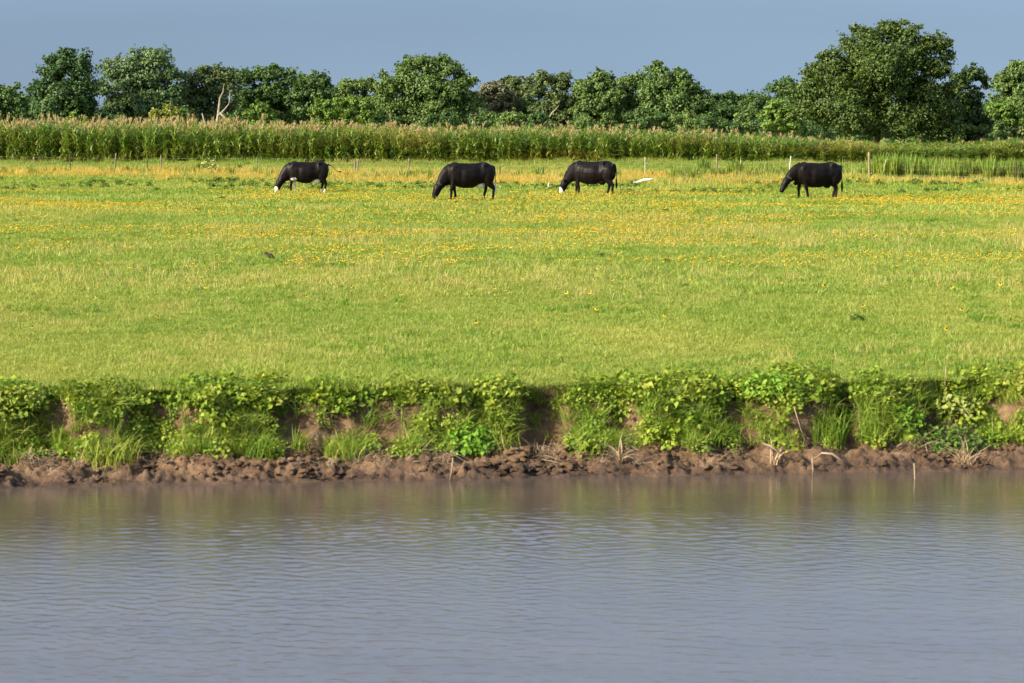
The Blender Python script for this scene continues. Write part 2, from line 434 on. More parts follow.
# pasture grass: near, middle and far tufts of growing size
rng = np.random.default_rng(11)
def grass_src(nm, n, h0, h1, sp, w, lean, mat, k=4, seed=0):
    out = []
    for i in range(k):
        r = np.random.default_rng(seed + i); g = Geo(); blades(g, r, n, h0, h1, sp, w, lean)
        out.append(source(nm, g.mesh(nm), [mat]))
    return out
near = grass_src('grass_tuft', 95, 0.03, 0.095, 0.15, 0.0062, 1.0, M['grass'], seed=100)
mid = grass_src('grass_tuft', 100, 0.05, 0.13, 0.27, 0.010, 1.0, M['grass'], seed=200)
far = grass_src('grass_tuft', 110, 0.05, 0.15, 0.48, 0.017, 0.9, M['grass'], seed=300)
P = []; S = []; I = []
for (n, d0, d1, off, s0, s1) in ((46000, 33.6, 52, 0, 0.7, 1.35), (46000, 50, 92, 4, 0.7, 1.3), (40000, 88, 200, 8, 0.7, 1.3)):
    x, y = wedge(rng, n, d0, d1)
    clump = np.array([mnoise.noise((a * 0.45, b * 0.18, 0.3)) for a, b in zip(x, y)])
    if d0 < 35:
        keep = y > 34.12 + 0.14 * x + 0.0
        x, y, clump = x[keep], y[keep], clump[keep]
    z = pasture_z(x, y)
    P.append(np.stack([x, y, z - 0.005], 1))
    s = (s0 + (s1 - s0) * rng.random(len(x))) * (1 + 0.6 * clump)
    S.append(np.stack([s * 0.5 + 0.5, s * 0.5 + 0.5, s], 1)); I.append(off + rng.integers(0, 4, len(x)))
P = np.concatenate(P); S = np.concatenate(S); I = np.concatenate(I)
# Join Geometry keeps link order reversed; each group of four shares one size so pass them per size
allsrc = near + mid + far
scatter('pasture_grass', P, S, zrot(rng, len(P)), 11 - I, allsrc, 'short yellow-green pasture grass covering the field', 'grass')

# lusher tufts and darker weeds in patches
def patches(rng, n, d0, d1, thr, sx, sy, seed, margin=1.2):
    x, y = wedge(rng, n, d0, d1, margin)
    v = np.array([mnoise.noise((a * sx, b * sy, seed)) for a, b in zip(x, y)])
    k = v > thr
    return x[k], y[k]
lush = grass_src('lush_tuft', 60, 0.08, 0.22, 0.2, 0.014, 0.8, M['lush_grass'], seed=400)
x1, y1 = patches(rng, 12000, 36, 90, 0.10, 0.30, 0.13, 9.1)
x2, y2 = patches(rng, 9000, 116, 140, -0.05, 0.12, 0.12, 4.2)
x3, y3 = patches(rng, 6000, 78, 118, 0.25, 0.15, 0.1, 2.2)
x = np.concatenate([x1, x2, x3]); y = np.concatenate([y1, y2, y3])
s = np.concatenate([0.45 + 0.4 * rng.random(len(x1)), 0.55 + 0.6 * rng.random(len(x2)), 0.6 + 0.6 * rng.random(len(x3))])
scatter('lush_grass', np.stack([x, y, pasture_z(x, y)], 1), s, zrot(rng, len(x)), rng.integers(0, 4, len(x)), lush, 'deeper green grass growing in soft patches across the pasture', 'grass')

def weed_mesh(seed, R, h, n, ls):
    r = np.random.default_rng(seed); g = Geo()
    p = r.normal(0, 1, (n, 3)); p /= np.linalg.norm(p, axis=1)[:, None]; p[:, 2] = np.abs(p[:, 2])
    rad = (0.45 + 0.55 * r.random(n))[:, None]
    q = p * rad * np.array([R, R, h])
    leaves(g, r, q, p + np.array([0, 0, 0.5]), ls, 0.5)
    return g.mesh('weed')
wsrc = [source('weed_clump', weed_mesh(20 + i, 0.22, 0.28, 90, 0.11), [M['weed']]) for i in range(3)]
x1, y1 = patches(rng, 1700, 118, 139, 0.10, 0.2, 0.25, 14.2)
x2, y2 = patches(rng, 450, 40, 112, 0.34, 0.4, 0.3, 24.2)
x = np.concatenate([x1, x2]); y = np.concatenate([y1, y2])
s = np.concatenate([0.5 + 0.6 * rng.random(len(x1)), 0.3 + 0.4 * rng.random(len(x2))])
scatter('pasture_weeds', np.stack([x, y, pasture_z(x, y)], 1), s, zrot(rng, len(x)), rng.integers(0, 3, len(x)), wsrc, 'low dark green broadleaf weeds dotted through the pasture', 'weeds')

# pinkish seed heads and the dry orange strip along the fence
seed = grass_src('seed_stalk', 26, 0.18, 0.34, 0.3, 0.009, 0.5, M['seed_grass'], seed=500)
x1, y1 = patches(rng, 3000, 52, 100, 0.02, 0.07, 0.10, 31.0)
x2, y2 = patches(rng, 2200, 36, 56, 0.12, 0.2, 0.2, 33.0)
x = np.concatenate([x1, x2]); y = np.concatenate([y1, y2])
s = np.concatenate([0.6 + 0.5 * rng.random(len(x1)), 0.35 + 0.35 * rng.random(len(x2))])
k = ~((np.abs(x + 5.35) < 0.7) & (y > 56) & (y < 62.3)); x, y, s = x[k], y[k], s[k]
scatter('seed_grass', np.stack([x, y, pasture_z(x, y)], 1), s, zrot(rng, len(x)), rng.integers(0, 4, len(x)), seed, 'thin tan seed stalks drifting in pale bands over the pasture', 'grass')

def fence_y(px): return 163 - (px - 70) / 800 * 24
def fence_y_at_x(x): return 163 - ((x / 152 * F + 512) - 70) / 800 * 24
dry = grass_src('dry_tuft', 60, 0.25, 0.6, 0.4, 0.02, 0.55, M['dry_grass'], seed=600)
n = 13000
x, y = wedge(rng, n, 128, 170, 1.2)
fy = 163 - ((x / y * F + 512) - 70) / 800 * 24
pn = np.array([mnoise.noise((a * .16, b_ * .12, 41.0)) for a, b_ in zip(x, y)])
k = (y < fy + 5 + rng.normal(0, 2.5, n) + 5 * pn) & (y > fy - 15 + rng.normal(0, 4, n) + 9 * pn) & (rng.random(n) < 0.75 + 1.2 * pn)
x, y = x[k], y[k]
scatter('dry_grass', np.stack([x, y, pasture_z(x, y)], 1), 0.5 + 0.45 * rng.random(len(x)), zrot(rng, len(x)), rng.integers(0, 4, len(x)), dry, 'strip of dry orange-yellow grass along the fence behind the cows', 'grass')

M['strip'] = foliage('strip_grass', [(0.15, (0.05, 0.12, 0.012)), (0.5, (0.14, 0.225, 0.02)), (0.85, (0.28, 0.32, 0.045))], patch=(0.24, 0.25, 0.05), patch_scale=(0.12, 0.1, 0))
strip = grass_src('strip_tuft', 70, 0.35, 0.9, 0.5, 0.025, 0.5, M['strip'], seed=700)
n = 16000
x, y = wedge(rng, n, 143, 189, 1.25)
fy = 163 - ((x / y * F + 512) - 70) / 800 * 24
k = (y > fy + 1.5 + rng.normal(0, 1.5, n)) & (y < 188)
x, y = x[k], y[k]
scatter('strip_grass', np.stack([x, y, pasture_z(x, y)], 1), (0.16 + 0.30 * rng.random(len(x)) ** 2), zrot(rng, len(x)), rng.integers(0, 4, len(x)), strip, 'bright green grass strip between the fence and the crop', 'grass')

# wild flowers
def flower_mesh(seed, k=1):
    r = np.random.default_rng(seed)
    V = []; Fq = []; mi = []
    bm = bmesh.new()
    for i in range(k):
        ox, oy = r.normal(0, 0.10, 2) if k > 1 else (0, 0)
        h = 0.15 + 0.12 * r.random()
        tilt = Vector((r.normal(-0.3, 0.35), r.normal(-0.35, 0.35), 1)).normalized()
        e1 = tilt.cross(Vector((0, 1, 0))).normalized(); e2 = tilt.cross(e1)
        c = Vector((ox, oy, h))
        R = 0.034 + 0.012 * r.random()
        cv = bm.verts.new(c)
        for p in range(8):
            a = p * math.pi / 4; da = 0.34
            d0 = e1 * math.cos(a - da) + e2 * math.sin(a - da); d1 = e1 * math.cos(a + da) + e2 * math.sin(a + da); dm = e1 * math.cos(a) + e2 * math.sin(a)
            v0 = bm.verts.new(c + d0 * R * 0.75 - tilt * R * 0.12); v1 = bm.verts.new(c + dm * R * 1.05 - tilt * R * 0.25); v2 = bm.verts.new(c + d1 * R * 0.75 - tilt * R * 0.12)
            bm.faces.new((cv, v0, v1, v2)).material_index = 0
        er = 0.0185
        ring = [bm.verts.new(c + (e1 * math.cos(q * 1.0472) + e2 * math.sin(q * 1.0472)) * er) for q in range(6)]
        tp = bm.verts.new(c + tilt * er * 1.9)
        for q in range(6):
            bm.faces.new((ring[q], ring[(q + 1) % 6], tp)).material_index = 1
        w = 0.003
        a0, a1 = bm.verts.new((ox - w, oy, 0)), bm.verts.new((ox + w, oy, 0)); a2, a3 = bm.verts.new(c + Vector((w, 0, -0.003))), bm.verts.new(c + Vector((-w, 0, -0.003)))
        bm.faces.new((a0, a1, a2, a3)).material_index = 2
    me = bpy.data.meshes.new('flower'); bm.to_mesh(me); bm.free()
    return me
fsrc = [source('flower', flower_mesh(40 + i), [M['petal'], M['flower_eye'], M['stem']]) for i in range(4)]
X_, Y_, S_ = [], [], []
for (n, d0, d1, thr, sx, sy, sd, s0, s1) in (
        (5500, 138, 168, 0.0, 0.12, 0.12, 1.0, 0.55, 0.85),
        (2600, 119, 142, 0.05, 0.2, 0.15, 2.0, 0.6, 0.9),
        (19000, 97, 121, 0.0, 0.10, 0.16, 3.0, 0.5, 0.85),
        (14000, 72, 100, 0.02, 0.13, 0.2, 5.0, 0.5, 0.8),
        (6500, 58, 80, 0.03, 0.16, 0.25, 6.0, 0.5, 0.75),
        (260, 48, 64, -0.3, 0.3, 0.3, 7.0, 0.5, 0.75),
        (26, 40, 52, -0.6, 0.3, 0.3, 8.0, 0.7, 0.95)):
    x, y = patches(rng, n, d0, d1, thr, sx, sy, sd, 1.15)
    X_.append(x); Y_.append(y); S_.append(s0 + (s1 - s0) * rng.random(len(x)))
x = np.concatenate(X_); y = np.concatenate(Y_); s = np.concatenate(S_)
k = ~((np.abs(x + 5.35) < 0.6) & (y > 56) & (y < 62.3)); x, y, s = x[k], y[k], s[k]
rot = np.stack([rng.normal(0, 0.15, len(x)), rng.normal(0, 0.15, len(x)), rng.normal(0, 0.7, len(x))], 1)
scatter('wildflowers', np.stack([x, y, pasture_z(x, y)], 1), s, rot, rng.integers(0, 4, len(x)), fsrc, 'yellow wildflowers with dark centres spread in bands over the pasture', 'flowers')

# ------------------------------------------------------------------ tall crop
def crop_mesh(seed, h, tassel=True):
    r = np.random.default_rng(seed); g = Geo()
    tube(g, [(0, 0, 0), (r.normal(0, .03), r.normal(0, .03), h * .5), (r.normal(0, .05), r.normal(0, .05), h)], [0.007, 0.006, 0.004], 5)
    n = 40
    base = np.stack([r.normal(0, .01, n), r.normal(0, .01, n), h * (0.06 + 0.86 * (np.arange(n) + r.random(n)) / n)], 1)
    base[:, :2] += r.normal(0, .09, (n, 2))
    blades(g, r, n, 0.32, 0.72, 0, 0.07, 1.75, 4, base, 1.6)
    me = g.mesh('crop_plant')
    me.materials.append(M['crop']); me.materials.append(M['tassel'])
    if tassel:
        bm = bmesh.new(); bm.from_mesh(me)
        nf = len(bm.faces)
        for i in range(16):
            a = r.random() * 6.28; z0 = h - 0.05 + 0.22 * r.random(); l = 0.16 + 0.14 * r.random(); o_ = 0.35 + 0.3 * r.random()
            d = Vector((math.cos(a), math.sin(a), 0)); sd = Vector((-d.y, d.x, 0)) * 0.017
            p0 = Vector((0, 0, z0)); p1 = p0 + d * l * o_ * 0.6 + Vector((0, 0, l * 0.7)); p2 = p0 + d * l * o_ + Vector((0, 0, l))
            vs = [bm.verts.new(q) for q in (p0 - sd, p0 + sd, p1 + sd, p2, p1 - sd)]
            bm.faces.new(vs).material_index = 1
        bm.to_mesh(me); bm.free()
    return me
csrc = []
for i in range(4):
    o = bpy.data.objects.new('crop_plant', crop_mesh(60 + i, 2.0, True)); csrc.append(o)
for i in range(3):
    o = bpy.data.objects.new('crop_plant', crop_mesh(70 + i, 2.0, False)); csrc.append(o)
HP = [(-200, 2.3), (60, 2.32), (150, 2.3), (250, 2.18), (350, 2.1), (430, 1.98), (520, 1.98), (640, 1.85), (720, 1.68), (800, 1.45), (850, 1.25), (900, 1.1), (960, 1.15), (1024, 1.4), (1300, 1.5)]
pts = []; sc_ = []; ids = []
for row in range(25):
    ry = 187 + row * 0.65
    xs = np.arange(-50, 50, 0.23) + rng.normal(0, 0.06, len(np.arange(-50, 50, 0.23)))
    ys = ry + rng.normal(0, 0.15, len(xs))
    px = xs / ys * F + 512
    h = np.interp(px, [a for a, _ in HP], [b for _, b in HP]) * (1 + rng.normal(0, 0.10, len(xs)))
    h *= 1 + 0.16 * np.array([mnoise.noise((a * 0.35, ry * 0.3, 0)) for a in xs]) + 0.04 * np.array([mnoise.noise((a * 1.3, ry * 0.9, 0)) for a in xs])
    keep = rng.random(len(xs)) < np.where(row < 4, 1.0, 0.8)
    for a, b_, hh, p in zip(xs[keep], ys[keep], h[keep], px[keep]):
        pts.append((a, b_, PAST)); f = hh / 2.0
        sc_.append((0.9 + 0.1 * f, 0.9 + 0.1 * f, f))
        tas = rng.random() < np.interp(p, [0, 300, 560, 760, 860, 900], [0.40, 0.33, 0.22, 0.13, 0.08, 0.03])
        ids.append(6 - int(rng.integers(0, 4)) if tas else 2 - int(rng.integers(0, 3)))
rot = np.stack([rng.normal(0, 0.10, len(pts)), rng.normal(0.03, 0.10, len(pts)), rng.random(len(pts)) * 6.283], 1)
scatter('crop', pts, sc_, rot, ids, csrc, 'tall green crop with tan tassels, a solid band behind the pasture', 'crop')

# ------------------------------------------------------------------ trees
def lobes_auto(r, w, zb, zt, n, fill=1.0, depth=None):
    h = zt - zb; out = []
    dep = (depth if depth else min(w, h * 1.3) * 0.42)
    for i in range(n):
        s = r.random() ** 0.8
        s = 0.06 + 0.90 * s
        hw = w / 2 * (math.sqrt(max(0.02, 1 - ((s - .38) / .64) ** 2)) if s > .38 else 0.78 + .22 * s / .38)
        rad = min(w, h) * (0.13 + 0.10 * r.random())
        xx = (r.random() * 2 - 1) * max(hw - rad * 0.75, 0.05)
        yy = (r.random() * 2 - 1) * dep * (hw / (w / 2)) * 0.8
        zz = zb + s * h; zz = min(zz, zt - rad * 0.8)
        out.append((xx, yy, zz, rad))
    return out

LEAF, MANY = 0.72, 1.75     # finer leaves, more of them
def crown_mesh(name, r, lobes, nleaf, ls, clump=0.42, ragged=0.25):
    nleaf = nleaf * MANY
    g = Geo(); P = []; N = []
    tot = sum(l[3] ** 2 for l in lobes)
    for (cx, cy, cz, R) in lobes:
        nl = int(nleaf * R * R / tot)
        nc = max(16, int(40 * R / 0.9))
        d = r.normal(0, 1, (nc, 3)); d /= np.linalg.norm(d, axis=1)[:, None]
        d[:, 2] = np.where(d[:, 2] < -0.3, -d[:, 2], d[:, 2])
        rr = R * (0.62 + (ragged + (0.3 if R < 0.85 else 0)) * r.normal(0, 1, nc).clip(-2.2, 1.7) * 0.75)
        cc = np.array([cx, cy, cz]) + d * rr[:, None] * np.array([1, 1, 0.85])
        cs = clump * R * (0.45 + 0.5 * r.random(nc)) * 0.62
        pick = r.integers(0, nc, nl)
        off = r.normal(0, 1, (nl, 3)) * cs[pick][:, None] * np.array([1, 1, 0.75])
        p = cc[pick] + off
        nn = d[pick] * 0.8 + off / (cs[pick][:, None] + 1e-6) * 0.45 + np.array([0, 0, 0.35])
        P.append(p); N.append(nn)
    P = np.concatenate(P); N = np.concatenate(N)
    leaves(g, r, P, N, np.full(len(P), ls * LEAF), 0.6)
    return g.mesh(name)

def trunk_mesh(name, r, lobes, zb, r0, lean=0.0):
    g = Geo()
    top = max(l[2] for l in lobes); fork = max(zb + 0.3, 0.32 * top)
    cx = sum(l[0] * l[3] for l in lobes) / sum(l[3] for l in lobes)
    p0 = Vector((cx * 0.3, 0, -0.15)); p1 = Vector((cx * 0.6 + lean, 0, fork * 0.5)); p2 = Vector((cx * .8 + lean, 0, fork)); p3 = Vector((cx, 0, top * 0.8))
    tube(g, [p0, p0 + Vector((0, 0, .3)), p1, p2, p2.lerp(p3, .5) + Vector((r.normal(0, .2), 0, 0)), p3], [r0 * 1.5, r0 * 1.1, r0, r0 * .85, r0 * .5, r0 * .15], 8)
    for (x, y, z, R) in lobes[:14]:
        s = p2.lerp(p3, max(0, min(0.7, (z - fork) / (top - fork + .01) * 0.7)))
        e = Vector((x, y, z)); mdl = s.lerp(e, .5) + Vector((0, 0, -0.12 * (e - s).length))
        tube(g, [s, mdl, e], [r0 * .42, r0 * .28, r0 * .07], 6)
    return g.mesh(name, True)

TREE_GROUP = 'trees in the line behind the crop'
def tree(px0, px1, py, D, mat, label, seed, n=14, nleaf=6500, ls=0.36, zb=0.9, lobes=None, name='tree', cat='tree', group=TREE_GROUP, bark='bark', clump=0.34, ragged=0.36):
    r = np.random.default_rng(seed)
    c = at((px0 + px1) / 2, py, D); w = (px1 - px0) / F * D; zt = c.z - PAST
    root = empty(name, (c.x, D, PAST))
    if lobes is None: L = lobes_auto(r, w, zb, zt, n)
    else:
        L = []
        for (lx, ly, lr) in lobes:       # pixel centre and radius of each lobe
            p = at(lx, ly, D); R = lr / F * D
            for k in range(2): L.append((p.x - c.x + r.normal(0, .12) * R, (k * 2 - 1) * R * (0.35 + .4 * r.random()), p.z - PAST, R * (0.9 + .15 * r.random())))
    if name == 'tree':      # lower skirt and inner fill so the crown is closed to its foot
        top = max(l[2] for l in L)
        for k in range(int(8 + w / 1.0)):
            R0 = min(1.5, 0.16 * w) * (0.8 + 0.5 * r.random())
            fx = (r.random() - .5) * 0.84
            L.append((fx * w, r.normal(0, 0.14) * w, R0 * .6 + (0.08 + 0.60 * (1 - (2 * abs(fx)) ** 1.5) * r.random() ** 1.2) * top, R0))
        for (lx, ly, lz, lR) in list(L):      # small sprays that break the round outline
            for k in range(3):
                dv = Vector((r.normal(0, 1), r.normal(0, .6), abs(r.normal(0, 1)) + .1)).normalized() * lR * (0.75 + .4 * r.random())
                if lz + dv.z + lR * .3 < zt + .25: L.append((lx + dv.x, ly + dv.y, lz + dv.z, lR * (0.28 + 0.22 * r.random())))
        nleaf = int(nleaf * 2.0)
    obj('crown', crown_mesh('crown', r, L, nleaf, ls, clump, ragged), M[mat], root)
    obj('trunk', trunk_mesh('trunk', r, L, zb, max(0.1, 0.022 * zt)), M[bark], root)
    tag(root, label, cat, group)
    return root

tree(-24, 28, 86, 232, 't_dark', 'low dark round tree cut by the left edge of the photo', 1, lobes=[(-6, 100, 14), (10, 100, 12), (18, 108, 10), (2, 114, 14), (20, 118, 9), (-14, 112, 12)])
tree(30, 99, 50, 255, 't_dark', 'tall dark green tree, leftmost of the two tallest on the left', 2, nleaf=9000,
     lobes=[(66, 66, 16), (80, 72, 16), (52, 76, 14), (40, 92, 13), (88, 88, 14), (60, 95, 18), (78, 102, 17), (44, 110, 14), (90, 108, 10), (56, 118, 14), (70, 56, 7), (54, 64, 6)])
tree(97, 187, 50, 262, 't_grey', 'wide grey-green tree with two heads, between the tallest left tree and the bare pale trunk', 3, nleaf=11000,
     lobes=[(112, 74, 14), (136, 66, 15), (158, 64, 15), (150, 82, 18), (172, 78, 12), (126, 86, 16), (106, 92, 12), (168, 96, 14), (140, 102, 17), (116, 110, 13), (158, 112, 14), (176, 108, 8), (180, 88, 6)])
tree(176, 236, 68, 266, 't_olive', 'olive tree standing behind the bare pale forked trunk', 4, nleaf=7500,
     lobes=[(200, 80, 12), (220, 78, 12), (186, 94, 11), (212, 94, 14), (228, 92, 11), (196, 106, 13), (222, 110, 13), (184, 114, 11)])
tree(228, 304, 66, 272, 't_dark', 'broad dark tree above the small bright round bush, highest point left of the first cow', 5, nleaf=9500,
     lobes=[(242, 82, 13), (262, 78, 13), (276, 77, 11), (292, 84, 12), (252, 98, 15), (278, 98, 16), (240, 110, 13), (264, 114, 13), (294, 106, 13)])
tree(292, 336, 73, 268, 't_mid', 'mid green rounded tree just above the first cow, left of the wide bright bush', 6, nleaf=6000,
     lobes=[(308, 84, 11), (320, 86, 10), (300, 98, 12), (318, 102, 13), (328, 94, 8), (306, 114, 12), (326, 116, 10)])
tree(328, 392, 80, 285, 't_mid', 'lower green tree behind the wide bright bush', 7, nleaf=7500, lobes=[(346, 90, 9), (362, 88, 10), (376, 90, 10), (336, 98, 9), (354, 102, 12), (372, 104, 12), (386, 102, 10), (350, 116, 11), (376, 118, 11)])
tree(374, 482, 56, 270, 't_mid', 'largest dome-shaped tree of the middle treeline, above the gap between the first two cows', 8, nleaf=15000,
     lobes=[(410, 76, 15), (430, 72, 16), (448, 73, 15), (396, 88, 14), (464, 86, 13), (420, 94, 18), (446, 96, 18), (386, 106, 13), (404, 112, 14), (434, 114, 17), (464, 108, 14), (474, 102, 9), (420, 64, 6), (444, 62, 6)])
tree(472, 512, 82, 276, 't_brown', 'faded brownish tree directly right of the dome-shaped tree', 9, nleaf=6500, lobes=[(492, 90, 10), (482, 98, 10), (504, 98, 10), (490, 110, 12), (478, 114, 9), (506, 114, 11)])
tree(494, 534, 78, 280, 't_olive', 'dull olive tree between the brownish tree and the broad flat-topped one', 10, nleaf=6500, lobes=[(512, 86, 9), (524, 88, 9), (504, 98, 10), (520, 102, 12), (530, 108, 9), (510, 114, 11)])
tree(524, 580, 73, 274, 't_olive', 'broad flat-topped olive tree above a white leaning limb', 11, nleaf=7500,
     lobes=[(546, 84, 11), (562, 88, 11), (534, 94, 11), (556, 102, 13), (572, 104, 10), (540, 112, 12), (562, 118, 11)])
tree(573, 622, 70, 272, 't_mid', 'green tree with a small spire on top, above the third cow', 12, nleaf=7500,
     lobes=[(598, 77, 7), (586, 90, 11), (604, 88, 11), (594, 104, 14), (612, 100, 11), (582, 114, 11), (606, 116, 13)])
tree(612, 662, 75, 275, 't_mid', 'rounded green tree joined to the left side of the pointed dome tree', 13, nleaf=7500,
     lobes=[(628, 88, 11), (642, 86, 11), (620, 102, 12), (640, 106, 14), (654, 98, 10), (626, 118, 12), (650, 118, 11)])
tree(644, 718, 62, 270, 't_dark', 'dark dome tree with a pointed top, sloping down to the right', 14, nleaf=10500,
     lobes=[(656, 72, 8), (664, 84, 13), (682, 84, 12), (650, 94, 12), (694, 96, 12), (672, 102, 17), (706, 108, 11), (654, 114, 13), (684, 116, 15), (658, 65, 4), (712, 118, 8)])
tree(704, 744, 94, 290, 't_dark', 'short dark tree in the dip right of the pointed dome tree', 15, nleaf=5500, lobes=[(718, 104, 9), (732, 102, 8), (712, 114, 9), (726, 114, 11), (738, 112, 8), (722, 124, 10)])
tree(728, 774, 96, 296, 't_mid', 'hazy mid green tree below and left of the distant round-topped tree', 16, nleaf=5500, lobes=[(742, 106, 9), (756, 104, 9), (766, 108, 8), (748, 116, 11), (762, 118, 10), (736, 118, 9)])
tree(766, 806, 79, 310, 't_dark', 'distant round-topped dark tree peeping up left of the biggest tree', 17, nleaf=6500, ls=0.36,
     lobes=[(776, 90, 9), (788, 88, 9), (796, 94, 8), (784, 100, 10), (780, 112, 12), (796, 112, 12)])
# biggest tree, nearer
tree(786, 962, 22, 207, 't_big', 'biggest tree, a tall ragged crown above the fourth cow with deep shade on its right', 18, nleaf=36000, ls=0.27, group='tall trees at the right', clump=0.40, ragged=0.42, zb=0.7,
     lobes=[(868, 40, 14), (888, 36, 13), (906, 38, 13), (930, 48, 15), (944, 58, 9), (862, 60, 15), (890, 60, 20), (914, 64, 20), (936, 74, 16),
            (830, 66, 13), (818, 76, 12), (846, 76, 17), (872, 84, 20), (900, 90, 22), (928, 96, 18), (812, 92, 13), (834, 98, 17), (860, 106, 19), (888, 114, 20), (918, 116, 18), (942, 112, 13),
            (806, 112, 13), (826, 120, 14), (850, 126, 15), (876, 132, 14), (904, 134, 14), (930, 130, 13), (952, 92, 8), (854, 30, 5), (884, 26, 5), (798, 120, 9), (946, 46, 6), (822, 58, 5)])
tree(936, 992, 66, 214, 't_big', 'loose olive tree leaning out from the right side of the biggest tree', 19, nleaf=7000, ls=0.3, group='tall trees at the right', ragged=0.45,
     lobes=[(974, 76, 9), (984, 82, 6), (962, 84, 10), (948, 96, 12), (968, 100, 12), (954, 114, 13), (974, 118, 11), (944, 128, 10), (964, 132, 11), (986, 88, 4)])
tree(990, 1062, 60, 236, 't_mid', 'rounded green tree cut by the right edge of the photo', 20, nleaf=11000, group='tall trees at the right',
     lobes=[(1016, 76, 13), (1004, 88, 12), (1030, 72, 14), (1046, 84, 14), (1016, 98, 17), (1002, 108, 11), (1036, 106, 18), (1014, 122, 14), (1044, 124, 14)])
# bushes in front of the treeline
BG = 'bushes in front of the treeline'
def bush(px0, px1, py, D, mat, label, seed, n=8, nleaf=2200, ls=0.3, lobes=None):
    return tree(px0, px1, py, D, mat, label, seed, n=n, nleaf=nleaf, ls=ls, zb=0.3, lobes=lobes, name='bush', cat='bush', group=BG)
bush(28, 66, 99, 226, 't_mid', 'green bush at the foot of the tallest left tree', 31)
bush(64, 88, 108, 222, 't_bright', 'small bright bush below the dark right side of the tallest left tree', 32, 6, 1400)
bush(104, 132, 108, 224, 't_mid', 'small mid green bush at the foot of the wide two-headed tree', 33, 6, 1500)
bush(150, 182, 105, 222, 't_yellow', 'yellow-green bush left of the bare pale trunk', 34, 8, 2600, lobes=[(168, 112, 7), (158, 118, 8), (175, 118, 8), (166, 128, 9)])
bush(248, 279, 102, 222, 't_bright', 'small bright green round bush standing alone before the broad dark tree', 35, 8, 2800, lobes=[(262, 109, 7), (255, 117, 8), (270, 117, 8), (262, 127, 10)])
bush(309, 384, 97, 224, 't_bright', 'widest bright green bush, spreading above the crop right of the first cow', 36, 16, 6500, lobes=[(326, 105, 7), (340, 104, 8), (354, 105, 8), (366, 108, 8), (376, 113, 7), (318, 113, 8), (332, 116, 9), (348, 117, 10), (364, 119, 9), (340, 128, 10), (362, 128, 10), (322, 126, 9)])
bush(500, 536, 108, 228, 't_mid', 'mid green bush under the dull olive tree', 37, 8, 2200)
bush(724, 764, 110, 230, 't_mid', 'pale green bush low in the dip left of the yellow-green tall bush', 38, 9, 2600)
bush(760, 800, 99, 222, 't_bright', 'tall yellow-green bush at the left foot of the biggest tree', 39, 10, 4200, lobes=[(774, 106, 7), (768, 115, 8), (782, 114, 9), (792, 116, 7), (774, 126, 10), (790, 128, 9)])
bush(984, 1026, 102, 220, 't_bright', 'bright round bush in front of the right edge tree', 40, 9, 3200, lobes=[(1000, 110, 8), (1012, 110, 8), (994, 118, 8), (1008, 122, 10), (1020, 120, 7)])
bush(952, 1000, 126, 212, 't_mid', 'low dark green bush right of the biggest tree trunk', 41, 9, 2800)
bush(1000, 1060, 122, 210, 't_olive', 'low olive bush at the right edge above the short crop', 42, 9, 2800)

# dead trunk, forked, bare, pale
d = 250
def branch_tree(name, label, strokes, D, mat, cat='dead tree'):
    base = Vector((at(strokes[0][0][0][0], 130, D).x, D, PAST)); root = empty(name, tuple(base))
    g = Geo()
    for pts_, rr in strokes:
        P3 = [at(a, b_, D + c_) - base for (a, b_, c_) in pts_]
        tube(g, P3, rr, 7)
    obj('trunk', g.mesh('trunk', True), M[mat], root)
    return tag(root, label, cat)
branch_tree('dead_tree', 'bare pale forked dead trunk showing against the dark trees on the left',
            [([(215, 136, 0), (216, 127, 0), (218, 116, .2), (219, 108, .1), (220, 98, -.2), (223, 92, -.4), (224, 84, -.4)], [.16, .13, .11, .10, .08, .05, .02]),
             ([(218, 116, .2), (224, 110, -.3), (229, 104, -.6), (230, 97, -.6), (230, 90, -.5)], [.08, .07, .05, .035, .015]),
             ([(220, 113, .1), (225, 118, -.6), (222, 122, -.7)], [.07, .04, .02])], 249, 'palebark')
branch_tree('dead_tree', 'thin pale dead stem leaning left beside the forked dead trunk',
            [([(208, 136, 0), (206, 127, 0), (204, 120, -.2), (202, 113, -.2)], [.13, .1, .08, .03])], 249, 'palebark')
branch_tree('dead_tree', 'white dead limb leaning right under the broad flat-topped olive tree',
            [([(546, 128, 0), (549, 118, 0), (552, 113, -.2), (556, 109, -.4), (559, 105, -.4)], [.08, .08, .07, .05, .02])], 262, 'palebark')

# dim undergrowth below the crowns, one mass
us = []
for i in range(3):
    r = np.random.default_rng(80 + i); L = lobes_auto(r, 5.0, 0.2, 5.0, 11, depth=1.6)
    us.append(source('undergrowth_clump', crown_mesh('undergrowth', r, L, 2200, 0.38), [M['t_dark' if i else 't_mid']]))
n = 150
x = np.linspace(-120, 120, n) + rng.normal(0, 0.8, n); y = 284 + rng.normal(0, 7, n)
x2 = np.linspace(-75, 75, 70) + rng.normal(0, 0.8, 70); y2 = 258 + rng.normal(0, 4, 70)
x = np.concatenate([x, x2]); y = np.concatenate([y, y2])
s = 0.75 + 0.35 * rng.random(len(x))
s[n:] *= 0.72
x3 = np.linspace(14, 50, 22) + rng.normal(0, .5, 22); y3 = 223 + rng.normal(0, 2.5, 22)
x = np.concatenate([x, x3]); y = np.concatenate([y, y3]); s = np.concatenate([s, 0.42 + .2 * rng.random(22)])
scatter('undergrowth', np.stack([x, y, np.full(len(x), PAST)], 1), s, zrot(rng, len(x), 0.0), rng.integers(0, 3, len(x)), us, 'dark leafy undergrowth filling the foot of the treeline', 'undergrowth')

